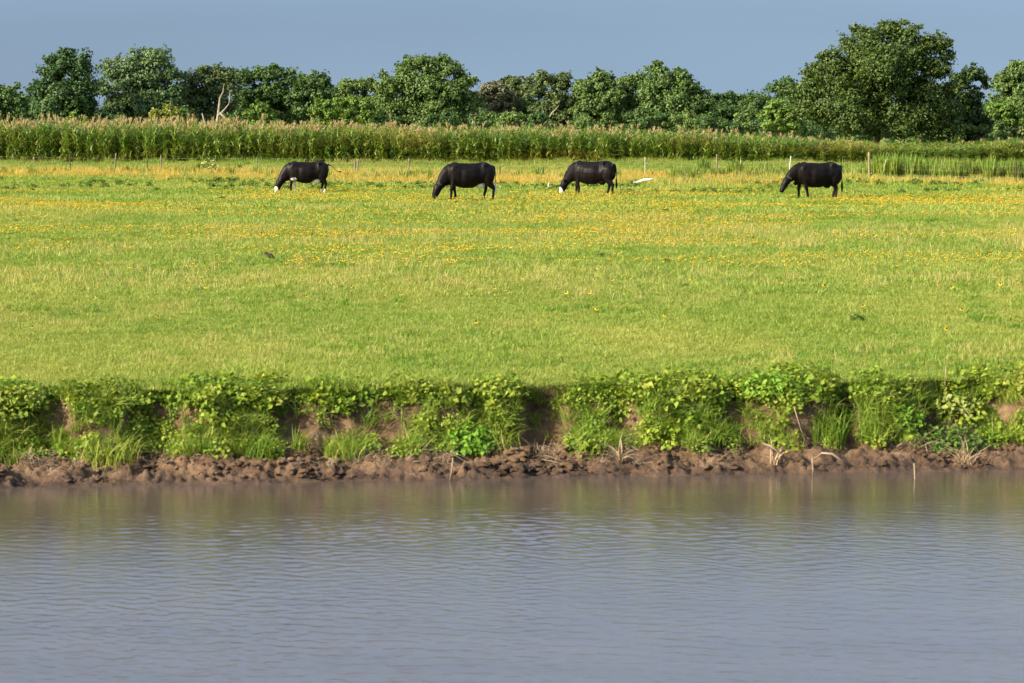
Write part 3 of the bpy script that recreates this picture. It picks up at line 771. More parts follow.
# ------------------------------------------------------------------ fence
fr = empty('wire_fence', (0, 151, PAST))
tag(fr, 'old wire fence with uneven thin posts running behind the cows', 'fence')
fl = fr.location.copy()
posts = [(-40, 155, 0.045, 'post_dark', 0, None), (70, 152, 0.045, 'post_dark', 0.01, None), (116, 153, 0.05, 'post_grey', 0.10, None), (147, 160, 0.04, 'post_dark', 0, None),
         (161, 155, 0.05, 'post_grey', 0.03, None), (257, 157, 0.04, 'post_grey', 0.03, None), (355, 159, 0.05, 'post_grey', 0, None), (358.5, 159, 0.055, 'post_grey', 0.13, 'leaning weathered brace post'),
         (409, 159, 0.05, 'post_grey', 0.03, None), (500, 166, 0.045, 'post_dark', 0, None), (645, 157, 0.028, 'post_white', 0.0, 'pale slim post'),
         (717, 154, 0.055, 'post_grey', 0.02, None), (791, 156, 0.042, 'post_white', 0.12, 'white leaning post'), (869, 152, 0.085, 'post_tan', -0.02, 'thick weathered tan corner post'), (1016, 160, 0.05, 'post_dark', 0, None), (1080, 158, 0.05, 'post_dark', 0, None)]
tops = []
for (px, py, rr, mt, lean, lab) in posts:
    D = fence_y(px); p = at(px, py, D); zg = float(pasture_z(p.x, D))
    g = Geo(); L = p.z - zg
    base = Vector((p.x - lean * L, D, zg - 0.2)); topv = Vector((p.x, D, p.z))
    tube(g, [base, base.lerp(topv, .4) + Vector((.006, 0, 0)), base.lerp(topv, .75), topv - Vector((0, 0, rr * .5)), topv], [rr * .81, rr * .75, rr * .73, rr * .7, rr * .45], 8)
    g.v = [v - np.array(fl, dtype=np.float32) for v in g.v]
    o = obj('post', g.mesh('post', True), M[mt], fr)
    if lab: o['label'] = lab
    tops.append((base, topv, zg))
for hgt in (0.35, 0.62, 0.88):
    g = Geo(); pp = []
    for (b_, t_, zg) in tops:
        f = (zg + hgt - b_.z) / (t_.z - b_.z); q = b_.lerp(t_, min(f, 0.97)) + Vector((0, -0.07, 0)) - fl
        if pp:
            mdp = pp[-1].lerp(q, .5) - Vector((0, 0, .02)); pp.append(mdp)
        pp.append(q)
    tube(g, pp, [0.0018] * len(pp), 4)
    obj('wire', g.mesh('wire'), M['wire'], fr)

# tall green clumps by the fence
def clump(px, py_top, D, spread, n, label, seed, mat='crop', lean=0.22, wd=0.05, name='tall_grass_clump', cat='tall grass', group='tall grass clumps along the fence'):
    p = at(px, py_top, D); zg = ground_z(p.x, D); h = p.z - zg
    r = np.random.default_rng(seed); g = Geo()
    blades(g, r, n, h * .45, h * 1.02, spread, wd, lean, 4)
    o = obj(name, g.mesh(name), M[mat], None, (p.x, D, zg))
    return tag(o, label, cat, group)
clump(886, 147, 138, 0.6, 260, 'tall bright green reeds just right of the thick tan post', 901)
clump(908, 149, 138.5, 0.8, 300, 'widest clump of tall green reeds under the shaded side of the biggest tree', 902)
clump(990, 150, 140, 0.35, 110, 'dark green reeds near the right edge behind the dry strip', 903)
clump(940, 156, 139, 1.0, 220, 'shorter green reeds between the wide clump and the right edge', 904)
clump(704, 153, 144, 0.35, 110, 'green reeds just left of the grey post behind the white board', 905)
clump(735, 154, 143, 0.45, 130, 'dark green reeds between the grey post and the white leaning post', 906)
clump(199, 157, 164, 0.35, 80, 'upright green reeds left of the cream flowered weed', 907)
clump(238, 158, 160, 0.3, 60, 'green reeds between the cream weed and the first cow', 908)
clump(764, 158, 143, 0.7, 150, 'low green reeds left of the white leaning post', 909)
clump(850, 164, 143, 0.8, 130, 'low green reeds between the fourth cow and the thick tan post', 910)
rs = []
for i in range(4):
    q = np.random.default_rng(930 + i); g = Geo(); blades(g, q, 26, .45, 1.0, .16, .04, .22, 4); rs.append(source('reed', g.mesh('reed'), [M['crop']]))
xp, yp = [], []; q0 = np.random.default_rng(5000)
for i in range(2600):
    u = q0.random(); px = q0.uniform(868, 1180) if u < .62 else (q0.uniform(670, 790) if u < .82 else q0.uniform(-150, 1180))
    D = q0.uniform(139, 149) + max(0, (600 - px) / 60)
    X0 = (px - 512) / F * D
    if mnoise.noise((X0 * .45, D * .25, 12.0)) < -0.02: continue
    xp.append(X0); yp.append(D)
xp = np.array(xp); yp = np.array(yp); q = np.random.default_rng(61)
hs = 0.45 + 0.3 * (xp > 16) + 0.65 * q.random(len(xp)) * (0.5 + 0.5 * (xp > 16))
scatter('reeds', np.stack([xp, yp, pasture_z(xp, yp)], 1), np.stack([np.ones(len(xp)), np.ones(len(xp)), hs], 1), zrot(q, len(xp), .06), q.integers(0, 4, len(xp)), rs, 'loose band of upright green reeds along the fence, thickest at the right', 'reeds')
n = 2600
x = (q.random(n) * 2 - 1) * 46; y = 183.5 + 3.6 * q.random(n)
k = np.array([mnoise.noise((a * .3, b_ * .3, 19.0)) for a, b_ in zip(x, y)]) > -0.12
x, y = x[k], y[k]
scatter('crop_edge_grass', np.stack([x, y, pasture_z(x, y)], 1), 0.22 + 0.55 * q.random(len(x)) ** 2, zrot(q, len(x)), q.integers(0, 4, len(x)), strip, 'rank green grass growing along the foot of the crop', 'grass')
# cream flowering weed by the fence
p = at(209, 160, 158); r = np.random.default_rng(77); g = Geo()
root = empty('flowering_weed', (p.x, 158, float(pasture_z(p.x, 158))))
tag(root, 'cream yellow flowering weed at the fence left of the first cow', 'plant')
n = 160; q = r.normal(0, 1, (n, 3)); q /= np.linalg.norm(q, axis=1)[:, None]; q[:, 2] = np.abs(q[:, 2]); q *= np.array([.55, .4, .85]) * (0.6 + .4 * r.random((n, 1)))
leaves(g, r, q, q + np.array([0, 0, .4]), np.full(n, .13), .5)
obj('foliage', g.mesh('foliage'), M['weed'], root)
g = Geo(); n = 60; q = r.normal(0, 1, (n, 3)); q /= np.linalg.norm(q, axis=1)[:, None]; q[:, 2] = np.abs(q[:, 2]); q *= np.array([.58, .42, .92])
leaves(g, r, q, q + np.array([0, 0, .4]), np.full(n, .11), .5, 0.9)
M['cream'] = foliage('cream_petal', [(0.2, (0.7, 0.6, 0.25)), (0.9, (0.75, 0.68, 0.4))])
obj('blossom', g.mesh('blossom'), M['cream'], root)

# ------------------------------------------------------------------ animals: one continuous remeshed body each
def loft(g, secs, n=14):
    """secs: (centre, half width along y, half height in the bending plane)"""
    C = [Vector(s[0]) for s in secs]; v = []
    for i, c in enumerate(C):
        a = C[max(i - 1, 0)]; b_ = C[min(i + 1, len(C) - 1)]
        d = (b_ - a).normalized()
        e1 = Vector((0, 1, 0)); e1 = (e1 - d * e1.dot(d)).normalized(); e2 = d.cross(e1)
        for k in range(n):
            an = 2 * math.pi * k / n
            v.append(c + e1 * math.cos(an) * secs[i][1] + e2 * math.sin(an) * secs[i][2])
    q = [(i * n + k, i * n + (k + 1) % n, (i + 1) * n + (k + 1) % n, (i + 1) * n + k) for i in range(len(C) - 1) for k in range(n)]
    m0 = len(v); v += [C[0], C[-1]]; L = (len(C) - 1) * n
    t = [(m0, (k + 1) % n, k) for k in range(n)] + [(m0 + 1, L + k, L + (k + 1) % n) for k in range(n)]
    g.add([tuple(c) for c in v], q, t)

def ball(g, c, r, s=(1, 1, 1)):
    bm = bmesh.new(); bmesh.ops.create_icosphere(bm, subdivisions=2, radius=r)
    g.add([(p.co.x * s[0] + c[0], p.co.y * s[1] + c[1], p.co.z * s[2] + c[2]) for p in bm.verts], None, [[q.index for q in f.verts] for f in bm.faces]); bm.free()

def fuse(g, voxel, smooth=6):
    bm = bmesh.new(); me = g.mesh('fuse'); bm.from_mesh(me)
    bmesh.ops.recalc_face_normals(bm, faces=bm.faces); bm.to_mesh(me); bm.free()
    o = bpy.data.objects.new('fuse', me); COL.objects.link(o)
    md = o.modifiers.new('r', 'REMESH'); md.mode = 'VOXEL'; md.voxel_size = voxel
    sm = o.modifiers.new('s', 'SMOOTH'); sm.iterations = smooth; sm.factor = 0.5
    dg = bpy.context.evaluated_depsgraph_get()
    out = bpy.data.meshes.new_from_object(o.evaluated_get(dg))
    bpy.data.objects.remove(o); bpy.data.meshes.remove(me)
    out.polygons.foreach_set('use_smooth', np.ones(len(out.polygons), dtype=bool))
    return out

def hide_material():
    m, nt, nd, lk = mat_new('cow_hide')
    at_ = nd.new('ShaderNodeAttribute'); at_.attribute_name = 'white'
    ab = nd.new('ShaderNodeAttribute'); ab.attribute_name = 'tan'
    tc = nd.new('ShaderNodeTexCoord'); n = noise_node(nd, lk, 7, 4, .6, tc.outputs['Object'])
    blk = ramp(nd, [(0.3, (0.003, 0.0025, 0.0025)), (0.7, (0.009, 0.006, 0.005))]); lk.new(n.outputs[0], blk.inputs[0])
    c = mixc(nd, lk, ab.outputs['Fac'], blk.outputs[0], (0.22, 0.10, 0.05))
    c = mixc(nd, lk, at_.outputs['Fac'], c, (0.72, 0.66, 0.58))
    b = nd.new('ShaderNodeBsdfPrincipled'); lk.new(c, b.inputs['Base Color'])
    b.inputs['Roughness'].default_value = 0.45; b.inputs['Specular IOR Level'].default_value = 0.09
    n2 = noise_node(nd, lk, 60, 3, .6, tc.outputs['Object'])
    bp = nd.new('ShaderNodeBump'); bp.inputs['Strength'].default_value = 0.3; bp.inputs['Distance'].default_value = 0.01
    lk.new(n2.outputs[0], bp.inputs['Height']); lk.new(bp.outputs[0], b.inputs['Normal'])
    o = nd.new('ShaderNodeOutputMaterial'); lk.new(b.outputs[0], o.inputs[0]); return m
M['hide'] = hide_material()

def cow(name, loc, rz, scale, label, neck='down', tail='hang', steps=(0, 0, 0, 0), paint=None):
    g = Geo()
    loft(g, [((.97, 0, 1.14), .07, .09), ((.92, 0, 1.12), .15, .18), ((.82, 0, 1.05), .24, .29), ((.62, 0, 1.0), .29, .345), ((.37, 0, .93), .335, .40), ((.1, 0, .885), .36, .445),
             ((-.15, 0, .885), .355, .445), ((-.4, 0, .92), .31, .405), ((-.6, 0, .955), .26, .365), ((-.74, 0, .96), .20, .31), ((-.86, 0, .94), .12, .22)], 18)
    for sy in (-1, 1):       # hip bones, shoulder blades, thigh mass
        ball(g, (.57, sy * .20, 1.245), .08); ball(g, (.92, sy * .10, 1.16), .075)
        ball(g, (-.55, sy * .17, 1.02), .17, (1, .55, 1.5)); ball(g, (.72, sy * .175, .90), .245, (1.05, .55, 1.5))
    ball(g, (-.5, 0, 1.27), .10, (1.6, .6, .8))
    if neck == 'down':
        loft(g, [((-.60, 0, 1.02), .19, .31), ((-.78, 0, .92), .165, .285), ((-.93, 0, .76), .14, .235), ((-1.04, 0, .60), .125, .185), ((-1.10, 0, .50), .12, .15)], 12)
        hd = [((-1.07, 0, .60), .10, .12), ((-1.13, 0, .50), .14, .165), ((-1.18, 0, .40), .14, .158), ((-1.24, 0, .26), .112, .128), ((-1.28, 0, .15), .09, .092), ((-1.295, 0, .08), .08, .07)]
        ear = (-1.10, .58); pol = Vector((-.5, 0, -1))
    else:
        loft(g, [((-.60, 0, 1.04), .19, .31), ((-.82, 0, .98), .16, .265), ((-1.0, 0, .87), .135, .21), ((-1.14, 0, .76), .12, .15)], 12)
        hd = [((-1.08, 0, .80), .10, .12), ((-1.17, 0, .71), .13, .15), ((-1.25, 0, .61), .125, .14), ((-1.33, 0, .47), .098, .108), ((-1.39, 0, .36), .09, .092), ((-1.415, 0, .29), .08, .07)]
        ear = (-1.13, .78)
    loft(g, hd, 12)
    for sy in (-1, 1):
        loft(g, [((ear[0], sy * .09, ear[1]), .035, .04), ((ear[0] + .01, sy * .18, ear[1] + .01), .035, .065), ((ear[0] + .03, sy * .265, ear[1] - .02), .02, .025)], 8)
        e = hd[2][0]; ball(g, (e[0] - .045, sy * .115, e[1] + e[2] + .02), .022)
    loft(g, [((-.64, 0, .66), .06, .13), ((-.78, 0, .65), .05, .11), ((-.90, 0, .56), .03, .06)], 8)   # brisket and dewlap
    for k, sy in enumerate((-1, 1)):
        d = steps[k]
        loft(g, [((-.56, sy * .17, .92), .10, .15), ((-.57 + d * .25, sy * .17, .72), .075, .10), ((-.57 + d * .5, sy * .165, .56), .065, .085), ((-.585 + d * .8, sy * .16, .39), .056, .064),
                 ((-.57 + d * .9, sy * .16, .30), .043, .052), ((-.57 + d, sy * .16, .14), .042, .05), ((-.58 + d, sy * .16, .09), .042, .048), ((-.605 + d, sy * .16, .035), .046, .058), ((-.61 + d, sy * .16, 0), .05, .066)], 10)
        d = steps[2 + k]
        loft(g, [((.72, sy * .16, .98), .14, .27), ((.67 + d * .2, sy * .18, .76), .12, .21), ((.71 + d * .45, sy * .175, .60), .085, .14), ((.81 + d * .7, sy * .165, .47), .06, .085), ((.83 + d * .8, sy * .16, .41), .05, .062),
                 ((.795 + d * .9, sy * .16, .27), .044, .054), ((.77 + d, sy * .16, .14), .043, .052), ((.755 + d, sy * .16, .09), .042, .05), ((.73 + d, sy * .16, .035), .046, .06), ((.72 + d, sy * .16, 0), .05, .068)], 10)
    ball(g, (.44, 0, .55), .16, (1.15, .95, .75))
    for sx in (0, .1):
        for sy in (-1, 1): loft(g, [((.40 + sx, sy * .06, .47), .022, .022), ((.40 + sx, sy * .06, .40), .016, .016)], 6)
    if tail == 'hang':
        loft(g, [((.95, 0, 1.2), .04, .05), ((1.02, 0, 1.14), .03, .03), ((1.045, 0, .95), .024, .024), ((1.05, 0, .7), .022, .022), ((1.055, 0, .56), .04, .04), ((1.06, 0, .42), .045, .045), ((1.06, 0, .28), .02, .02)], 8)
    else:
        loft(g, [((.95, 0, 1.2), .04, .05), ((1.03, 0, 1.18), .03, .03), ((1.13, -.03, 1.13), .022, .022), ((1.25, -.07, 1.02), .018, .018), ((1.35, -.11, .93), .018, .018), ((1.45, -.15, .90), .034, .034), ((1.57, -.19, .90), .016, .016)], 8)
    me = fuse(g, 0.02, 5)
    co = np.empty(len(me.vertices) * 3, dtype=np.float32); me.vertices.foreach_get('co', co); co = co.reshape(-1, 3)
    # lean top line, hollow flank, dip behind the shoulder
    x_, y_, z_ = co.T
    body = sstep(-.45, -.2, x_) * (1 - sstep(.85, 1.0, x_))
    k = 1 - body * 0.38 * sstep(1.02, 1.30, z_) * (1 - 0.8 * np.exp(-((x_ - .55) / .10) ** 2))
    for (cx, cz, rx_, rz_, d) in ((.40, 1.06, .13, .15, .20), (-.34, .92, .09, .30, .10), (.36, .72, .12, .16, .10)):
        k *= 1 - d * np.exp(-((x_ - cx) / rx_) ** 2 - ((z_ - cz) / rz_) ** 2)
    for q in range(6):      # faint ribs
        k *= 1 + 0.007 * np.exp(-((x_ - (-.2 + .1 * q) - .1 * (z_ - .9)) / .022) ** 2) * np.exp(-((z_ - .95) / .2) ** 2)
    co[:, 1] = y_ * k
    co[:, 2] = z_ - 0.025 * np.exp(-((x_ - .05) / .3) ** 2) * sstep(1.2, 1.3, z_) + 0.012 * np.exp(-((x_ - .62) / .2) ** 2) * sstep(1.2, 1.3, z_)
    me.vertices.foreach_set('co', co.ravel()); me.update()
    w = np.zeros(len(co)); tn = np.zeros(len(co))
    if paint: w, tn = paint(co[:, 0], co[:, 1], co[:, 2])
    for nm, val in (('white', w), ('tan', tn)):
        a = me.attributes.new(nm, 'FLOAT', 'POINT'); a.data.foreach_set('value', np.clip(val, 0, 1).astype(np.float32))
    o = obj(name, me, M['hide'], None, loc)
    o.rotation_euler = (0, 0, rz); o.scale = (scale * 0.93, scale, scale)
    return tag(o, label, 'cow', 'black cows grazing in the pasture')

def sp(x, y, z, c, r):   # soft ellipsoid mask
    d = np.sqrt(((x - c[0]) / r[0]) ** 2 + ((y - c[1]) / r[1]) ** 2 + ((z - c[2]) / r[2]) ** 2)
    return 1 - sstep(0.82, 1.05, d)
def paint1(x, y, z):
    w = sp(x, y, z, (-1.31, 0, .16), (.11, .3, .17))
    w = np.maximum(w, sp(x, y, z, (-.42, .16, .42), (.22, .12, .42)))
    w = np.maximum(w, sp(x, y, z, (-.55, -.1, .62), (.16, .18, .10)))
    w = np.maximum(w, sp(x, y, z, (.44, 0, .50), (.21, .22, .17)))
    w = np.maximum(w, sp(x, y, z, (.56, .16, .66), (.12, .15, .18)))
    w = np.maximum(w, (z < .2) * (x > .3) * .9)
    return w, 0 * x
def paint2(x, y, z):
    w = sp(x, y, z, (.44, 0, .50), (.21, .22, .17)) * .9
    w = np.maximum(w, sp(x, y, z, (.58, .18, .62), (.14, .13, .26)))
    w = np.maximum(w, sp(x, y, z, (1.06, 0, .42), (.09, .09, .26)))
    w = np.maximum(w, sp(x, y, z, (-.48, .1, .62), (.10, .2, .10)))
    return w, sp(x, y, z, (.42, 0, .44), (.16, .16, .12)) * .5
def paint3(x, y, z):
    w = sp(x, y, z, (-1.33, 0, .14), (.16, .3, .22))
    return w, 0 * x
def paint4(x, y, z):
    return 0 * x, sp(x, y, z, (.80, .16, .36), (.2, .14, .42)) * .8
def cow_at(px, py, rz, sc, *a, **k):
    D = ground_dist(py); p = at(px, py, D); zg = float(pasture_z(p.x, D))
    return cow('cow', (p.x, D, zg - 0.005), rz, sc, *a, **k)
cow_at(306, 195.5, RAD(8), 1.0, 'smallest black cow with white muzzle and white foreleg, tail swung out behind', tail='swing', steps=(-.10, .12, .04, -.10), paint=paint1)
cow_at(468, 203, RAD(16), 1.08, 'black cow with cream tail tip and pale udder, head buried in the grass', tail='hang', steps=(-.12, .14, .14, -.12), paint=paint2)
cow_at(591.5, 197, RAD(-20), 1.06, 'black cow with a white face, grazing left of the flat white board', tail='hang', steps=(.10, -.14, .16, -.14), paint=paint3)
cow_at(816, 198, RAD(18), 1.13, 'all black cow below the biggest tree, head held a little above the grass', neck='mid', tail='hang', steps=(.16, -.06, -.16, .12), paint=paint4)

# perched bird on a weed stem
D = 62.0; p = at(270, 257, D); zg = float(pasture_z(p.x, D))
root = empty('weed_stem', (p.x, D, zg)); tag(root, 'short dark weed stem under the perched bird', 'plant')
g = Geo(); hz = p.z - zg - 0.035
tube(g, [(0, 0, -.03), (.01, 0, hz * .5), (0, 0, hz)], [.006, .005, .004], 5)
obj('stalk', g.mesh('stalk'), M['twig'], root)
g = Geo(); r = np.random.default_rng(3); q = np.stack([r.normal(0, .03, 14), r.normal(0, .03, 14), r.random(14) * hz * .8], 1)
leaves(g, r, q, np.tile([0, 0, 1.0], (14, 1)), np.full(14, .06), .5); obj('foliage', g.mesh('foliage'), M['weed'], root)
g = Geo()
loft(g, [((-.055, 0, .055), .012, .014), ((-.035, 0, .045), .027, .029), ((0, 0, .02), .038, .042), ((.04, 0, -.005), .03, .034), ((.075, 0, -.03), .015, .016)], 12)
ball(g, (-.062, 0, .066), .026, (1.05, .95, 1)); loft(g, [((-.08, 0, .064), .010, .010), ((-.115, 0, .058), .003, .003)], 6)
loft(g, [((.06, 0, -.02), .02, .012), ((.11, 0, -.047), .02, .007), ((.155, 0, -.07), .024, .006)], 8)
for sy in (-1, 1):
    loft(g, [((-.02, sy * .032, .04), .009, .02), ((.03, sy * .036, .01), .009, .024), ((.09, sy * .02, -.025), .006, .010)], 8)
    tube(g, [(0, sy * .012, -.015), (0, sy * .01, -.045)], [.004, .004], 5)
bme = fuse(g, 0.004, 2)
M['bird'] = plain('bird_feather', (0.02, 0.015, 0.012), (0.06, 0.04, 0.028), 30)
bo = obj('bird', bme, M['bird'], None, (p.x, D, p.z)); bo.scale = (1.35,) * 3
tag(bo, 'small dark bird perched on a weed stem in the open pasture', 'bird')

# dark dried stalk left of the bird
D = ground_dist(272); p = at(253, 263, D); zg = float(pasture_z(p.x, D)); g = Geo()
tube(g, [(0, 0, -.02), (.004, 0, .1), (-.004, 0, p.z - zg)], [.012, .018, .007], 6)
tag(obj('dried_stalk', g.mesh('dried_stalk'), M['post_dark'], None, (p.x, D, zg)), 'dark dried upright stalk just below and left of the perched bird', 'plant')

# bleached log propped on a stub, white stake
D = 131; a = at(633, 182.5, D); b_ = at(654, 178.5, D); c = (a + b_) / 2; g = Geo()
tube(g, [a - c, (a - c).lerp(b_ - c, .2) + Vector((0, 0, -.02)), (a - c).lerp(b_ - c, .5) + Vector((0, 0, .025)), (a - c).lerp(b_ - c, .75) + Vector((0, 0, -.005)), b_ - c], [.018, .035, .055, .045, .02], 9)
tag(obj('white_board', g.mesh('white_board', True), M['white_wood'], None, c), 'flat white weathered board lying tilted behind the rump of the third cow', 'board')
D = 130.6; p = at(631.5, 181, D); zg = float(pasture_z(p.x, D)); g = Geo()
tube(g, [(0, 0, -.05), (.01, 0, .12), (0, 0, p.z - zg)], [.08, .07, .06], 8)
tag(obj('stump', g.mesh('stump', True), M['post_dark'], None, (p.x, D, zg)), 'short dark stub at the left end of the white board', 'stump')
D = ground_dist(191); p = at(548.5, 183, D); zg = float(pasture_z(p.x, D)); g = Geo()
tube(g, [(0, 0, -.05), (0, 0, (p.z - zg) * .6), (.01, 0, p.z - zg)], [.05, .04, .02], 7)
tag(obj('stake', g.mesh('stake', True), M['post_white'], None, (p.x, D, zg)), 'short white stake in the grass left of the white-faced cow', 'stake')

# ------------------------------------------------------------------ bank vegetation
BARE = [(300, 420, 28, 34), (318, 440, 14, 24), (385, 420, 48, 30), (352, 412, 18, 18), (447, 414, 13, 26), (545, 430, 36, 34), (520, 455, 30, 20), (612, 420, 16, 26), (600, 408, 20, 12), (638, 405, 14, 10),
        (850, 412, 11, 26), (1006, 408, 20, 22), (52, 418, 22, 26), (150, 412, 26, 14), (195, 396, 16, 10), (228, 412, 10, 14), (178, 420, 12, 10), (740, 415, 12, 24), (660, 452, 40, 10), (958, 432, 30, 22), (430, 450, 20, 12), (695, 425, 8, 18), (795, 425, 10, 16), (478, 405, 10, 12)]
def project(x, y, z):
    cp, sp_ = math.cos(PITCH), math.sin(PITCH)
    dz = z - CAM_Z
    dep = y * cp - dz * sp_; up = y * sp_ + dz * cp
    return 512 + F * x / dep, 341.5 - F * up / dep
def bareness(px, py):
    return max([0] + [1 - max(0, (math.hypot((px - a) / c, (py - b_) / d) - .75) / .35) for a, b_, c, d in BARE if abs(px - a) < 2 * c and abs(py - b_) < 2 * d])
r = np.random.default_rng(71)
def leafy(seed, R, h, n, ls, jit=.45):
    q = np.random.default_rng(seed); g = Geo()
    d = q.normal(0, 1, (n, 3)); d /= np.linalg.norm(d, axis=1)[:, None]; d[:, 2] = np.abs(d[:, 2])
    pnt = d * (0.5 + 0.5 * q.random((n, 1))) * np.array([R, R, h])
    leaves(g, q, pnt, d * .6 + np.array([-.1, -.25, .7]), ls, jit, 0.78, 0.12)
    for i in range(0, n, 5):
        tube(g, [(0, 0, -.03), tuple(pnt[i] * np.array([.5, .5, .7])), tuple(pnt[i])], [.005, .004, .002], 4)
    return g.mesh('leafy')
lsrc = [source('leafy_cover', leafy(800 + i, .15 + .03 * (i % 3), .14 + .03 * (i % 2), int(96 - 22 * (i % 3)), .032 + .016 * (i % 3)), [M['bankleaf']]) for i in range(6)]
M['bankgrass'] = foliage('bank_grass', [(0.12, (0.08, 0.16, 0.012)), (0.5, (0.17, 0.26, 0.022)), (0.85, (0.30, 0.35, 0.05)), (0.97, (0.42, 0.36, 0.14))])
gsrc = grass_src('bank_tuft', 40, 0.10, 0.34, 0.09, 0.007, 1.1, M['bankgrass'], seed=820)
yel = grass_src('bank_tuft', 40, 0.08, 0.24, 0.07, 0.008, 1.1, M['grass'], k=2, seed=830)
Lp, Ls, Lr, Li = [], [], [], []; Gp, Gs, Gr, Gi = [], [], [], []
for i in range(17000):
    x = (r.random() * 2 - 1) * 8.2; t = 0.62 + 1.15 * r.random(); y = 32.8 + 0.14 * x + t
    z = ground_z(x, y)
    if z < 0.24: continue
    px, py = project(x, y, z)
    if r.random() < 0.9 * bareness(px + 10 * mnoise.noise((x * 3, z * 5, 1)), py - 3 + 10 * mnoise.noise((x * 3, z * 5, 9))) * 0.93: continue
    dens = 0.55 + 0.9 * mnoise.noise((x * 1.1, y * 1.3, 2.0))
    leafzone = 0.75 + mnoise.noise((x * 0.55, 4.0, z)) * 0.9
    if z > 0.78:
        fall = 1 - sstep(1.15, 1.75, t + 0.35 * mnoise.noise((x * .9, 8.0, 0)))
        if r.random() < fall * (0.62 + 0.3 * leafzone):
            if r.random() < 0.35:
                Gp.append((x, y, z)); Gs.append(0.5 + 0.6 * r.random()); Gr.append((r.normal(.2, .25), r.normal(0, .25), r.normal(0, .8))); Gi.append(int(r.integers(0, 6))); continue
            Lp.append((x, y, z)); Ls.append(0.4 + 1.0 * r.random() ** 1.5); Lr.append((r.normal(.2, .2), r.normal(0, .2), r.random() * 6.28)); Li.append(int(r.integers(0, 6)))
    elif r.random() < 0.10 + 0.62 * max(0, dens - 0.10):
        if r.random() < 0.26 * leafzone + 0.03:
            Lp.append((x, y - .05, z)); Ls.append(0.5 + 0.65 * r.random()); Lr.append((r.normal(.7, .25), r.normal(0, .2), r.normal(0, .6))); Li.append(int(r.integers(0, 6)))
        else:
            Gp.append((x, y, z)); Gs.append(0.6 + 0.7 * r.random()); Gr.append((r.normal(.35, .25), r.normal(0, .2), r.normal(0, .8))); Gi.append(int(r.integers(0, 6)))
scatter('bank_leaves', Lp, Ls, Lr, Li, lsrc, 'broad green leaves of creeping growth spilling over the edge of the earth bank', 'leaves')
scatter('bank_grass', Gp, Gs, Gr, Gi, gsrc + yel, 'green grass sprouting from the face of the earth bank', 'grass')
print('bank counts', len(Lp), len(Gp))

tsrc = []
for i in range(4):
    q = np.random.default_rng(850 + i); g = Geo(); blades(g, q, 9, .06, .22, .06, .006, 2.2, 3)
    tsrc.append(source('dry_litter', g.mesh('dry_litter'), [M['straw' if i % 2 else 'twig']]))
Tp, Ts, Tr, Ti = [], [], [], []
for i in range(900):
    x = (r.random() * 2 - 1) * 8.2; t = 0.3 + 1.0 * r.random(); y = 32.8 + 0.14 * x + t; z = ground_z(x, y)
    if z < .1 or mnoise.noise((x * 1.3, y * 2, 55)) < -0.05: continue
    Tp.append((x, y, z)); Ts.append(.5 + .8 * r.random()); Tr.append((r.normal(.5, .4), r.normal(0, .5), r.random() * 6.28)); Ti.append(int(r.integers(0, 4)))
scatter('dry_litter', Tp, Ts, Tr, Ti, tsrc, 'bits of dry straw and dead stems littering the face of the earth bank', 'litter')

def on_bank(px, py):
    """first ground hit along the pixel ray near the bank"""
    for k in range(500):
        p = at(px, py, 31.0 + k * 0.02)
        if p.z <= ground_z(p.x, p.y): return p
    return at(px, py, 33.8)
BK = 'plants growing on the earth bank'
def bank_bush(px, py, R, h, n, ls, mat, label, seed):
    p = on_bank(px, py)
    root = empty('leafy_plant', tuple(p)); tag(root, label, 'plant', BK)
    q = np.random.default_rng(seed); g = Geo(); gs = Geo()
    d = q.normal(0, 1, (n, 3)); d /= np.linalg.norm(d, axis=1)[:, None]; d[:, 2] = np.abs(d[:, 2])
    pnt = d * (0.45 + 0.6 * q.random((n, 1))) * np.array([R, R * .7, h])
    leaves(g, q, pnt, d * .7 + np.array([-.1, -.3, .6]), ls, .45, 0.7, .14)
    for i in range(0, n, 6): tube(gs, [(0, 0, -.05), tuple(pnt[i] * np.array([.4, .4, .7])), tuple(pnt[i])], [.006, .005, .002], 5)
    obj('foliage', g.mesh('foliage'), M[mat], root); obj('stem', gs.mesh('stem'), M['stem'], root)
    return root
bank_bush(470, 452, .34, .34, 420, .062, 'brightleaf', 'brightest green leafy bush low on the bank, left of the darkest hollow', 1001)
bank_bush(205, 392, .28, .22, 300, .06, 'bankleaf', 'dark leafy clump on the bank edge above a bare brown patch', 1002)
bank_bush(955, 450, .42, .34, 420, .055, 'weed', 'dark green tangled bush at the foot of the bank near the right edge', 1003)
bank_bush(958, 412, .36, .24, 220, .085, 'oliveleaf', 'olive plant with big pale leaves above the dark tangled bush', 1004)
bank_bush(398, 456, .16, .16, 110, .05, 'bankleaf', 'small dark leafy plant at the foot of the bare slope', 1005)
bank_bush(495, 395, .42, .24, 460, .065, 'bankleaf', 'wide leafy clump hanging over the bank edge above the brightest bush', 1006)
bank_bush(770, 392, .45, .24, 480, .065, 'brightleaf', 'wide bright leafy clump on the bank edge below the fourth cow', 1007)
bank_bush(20, 410, .34, .3, 330, .065, 'bankleaf', 'leafy plant hanging over the bank at the left edge of the photo', 1008)
bank_bush(900, 425, .3, .34, 340, .06, 'brightleaf', 'upright leafy plant right of the narrow dark gully', 1009)
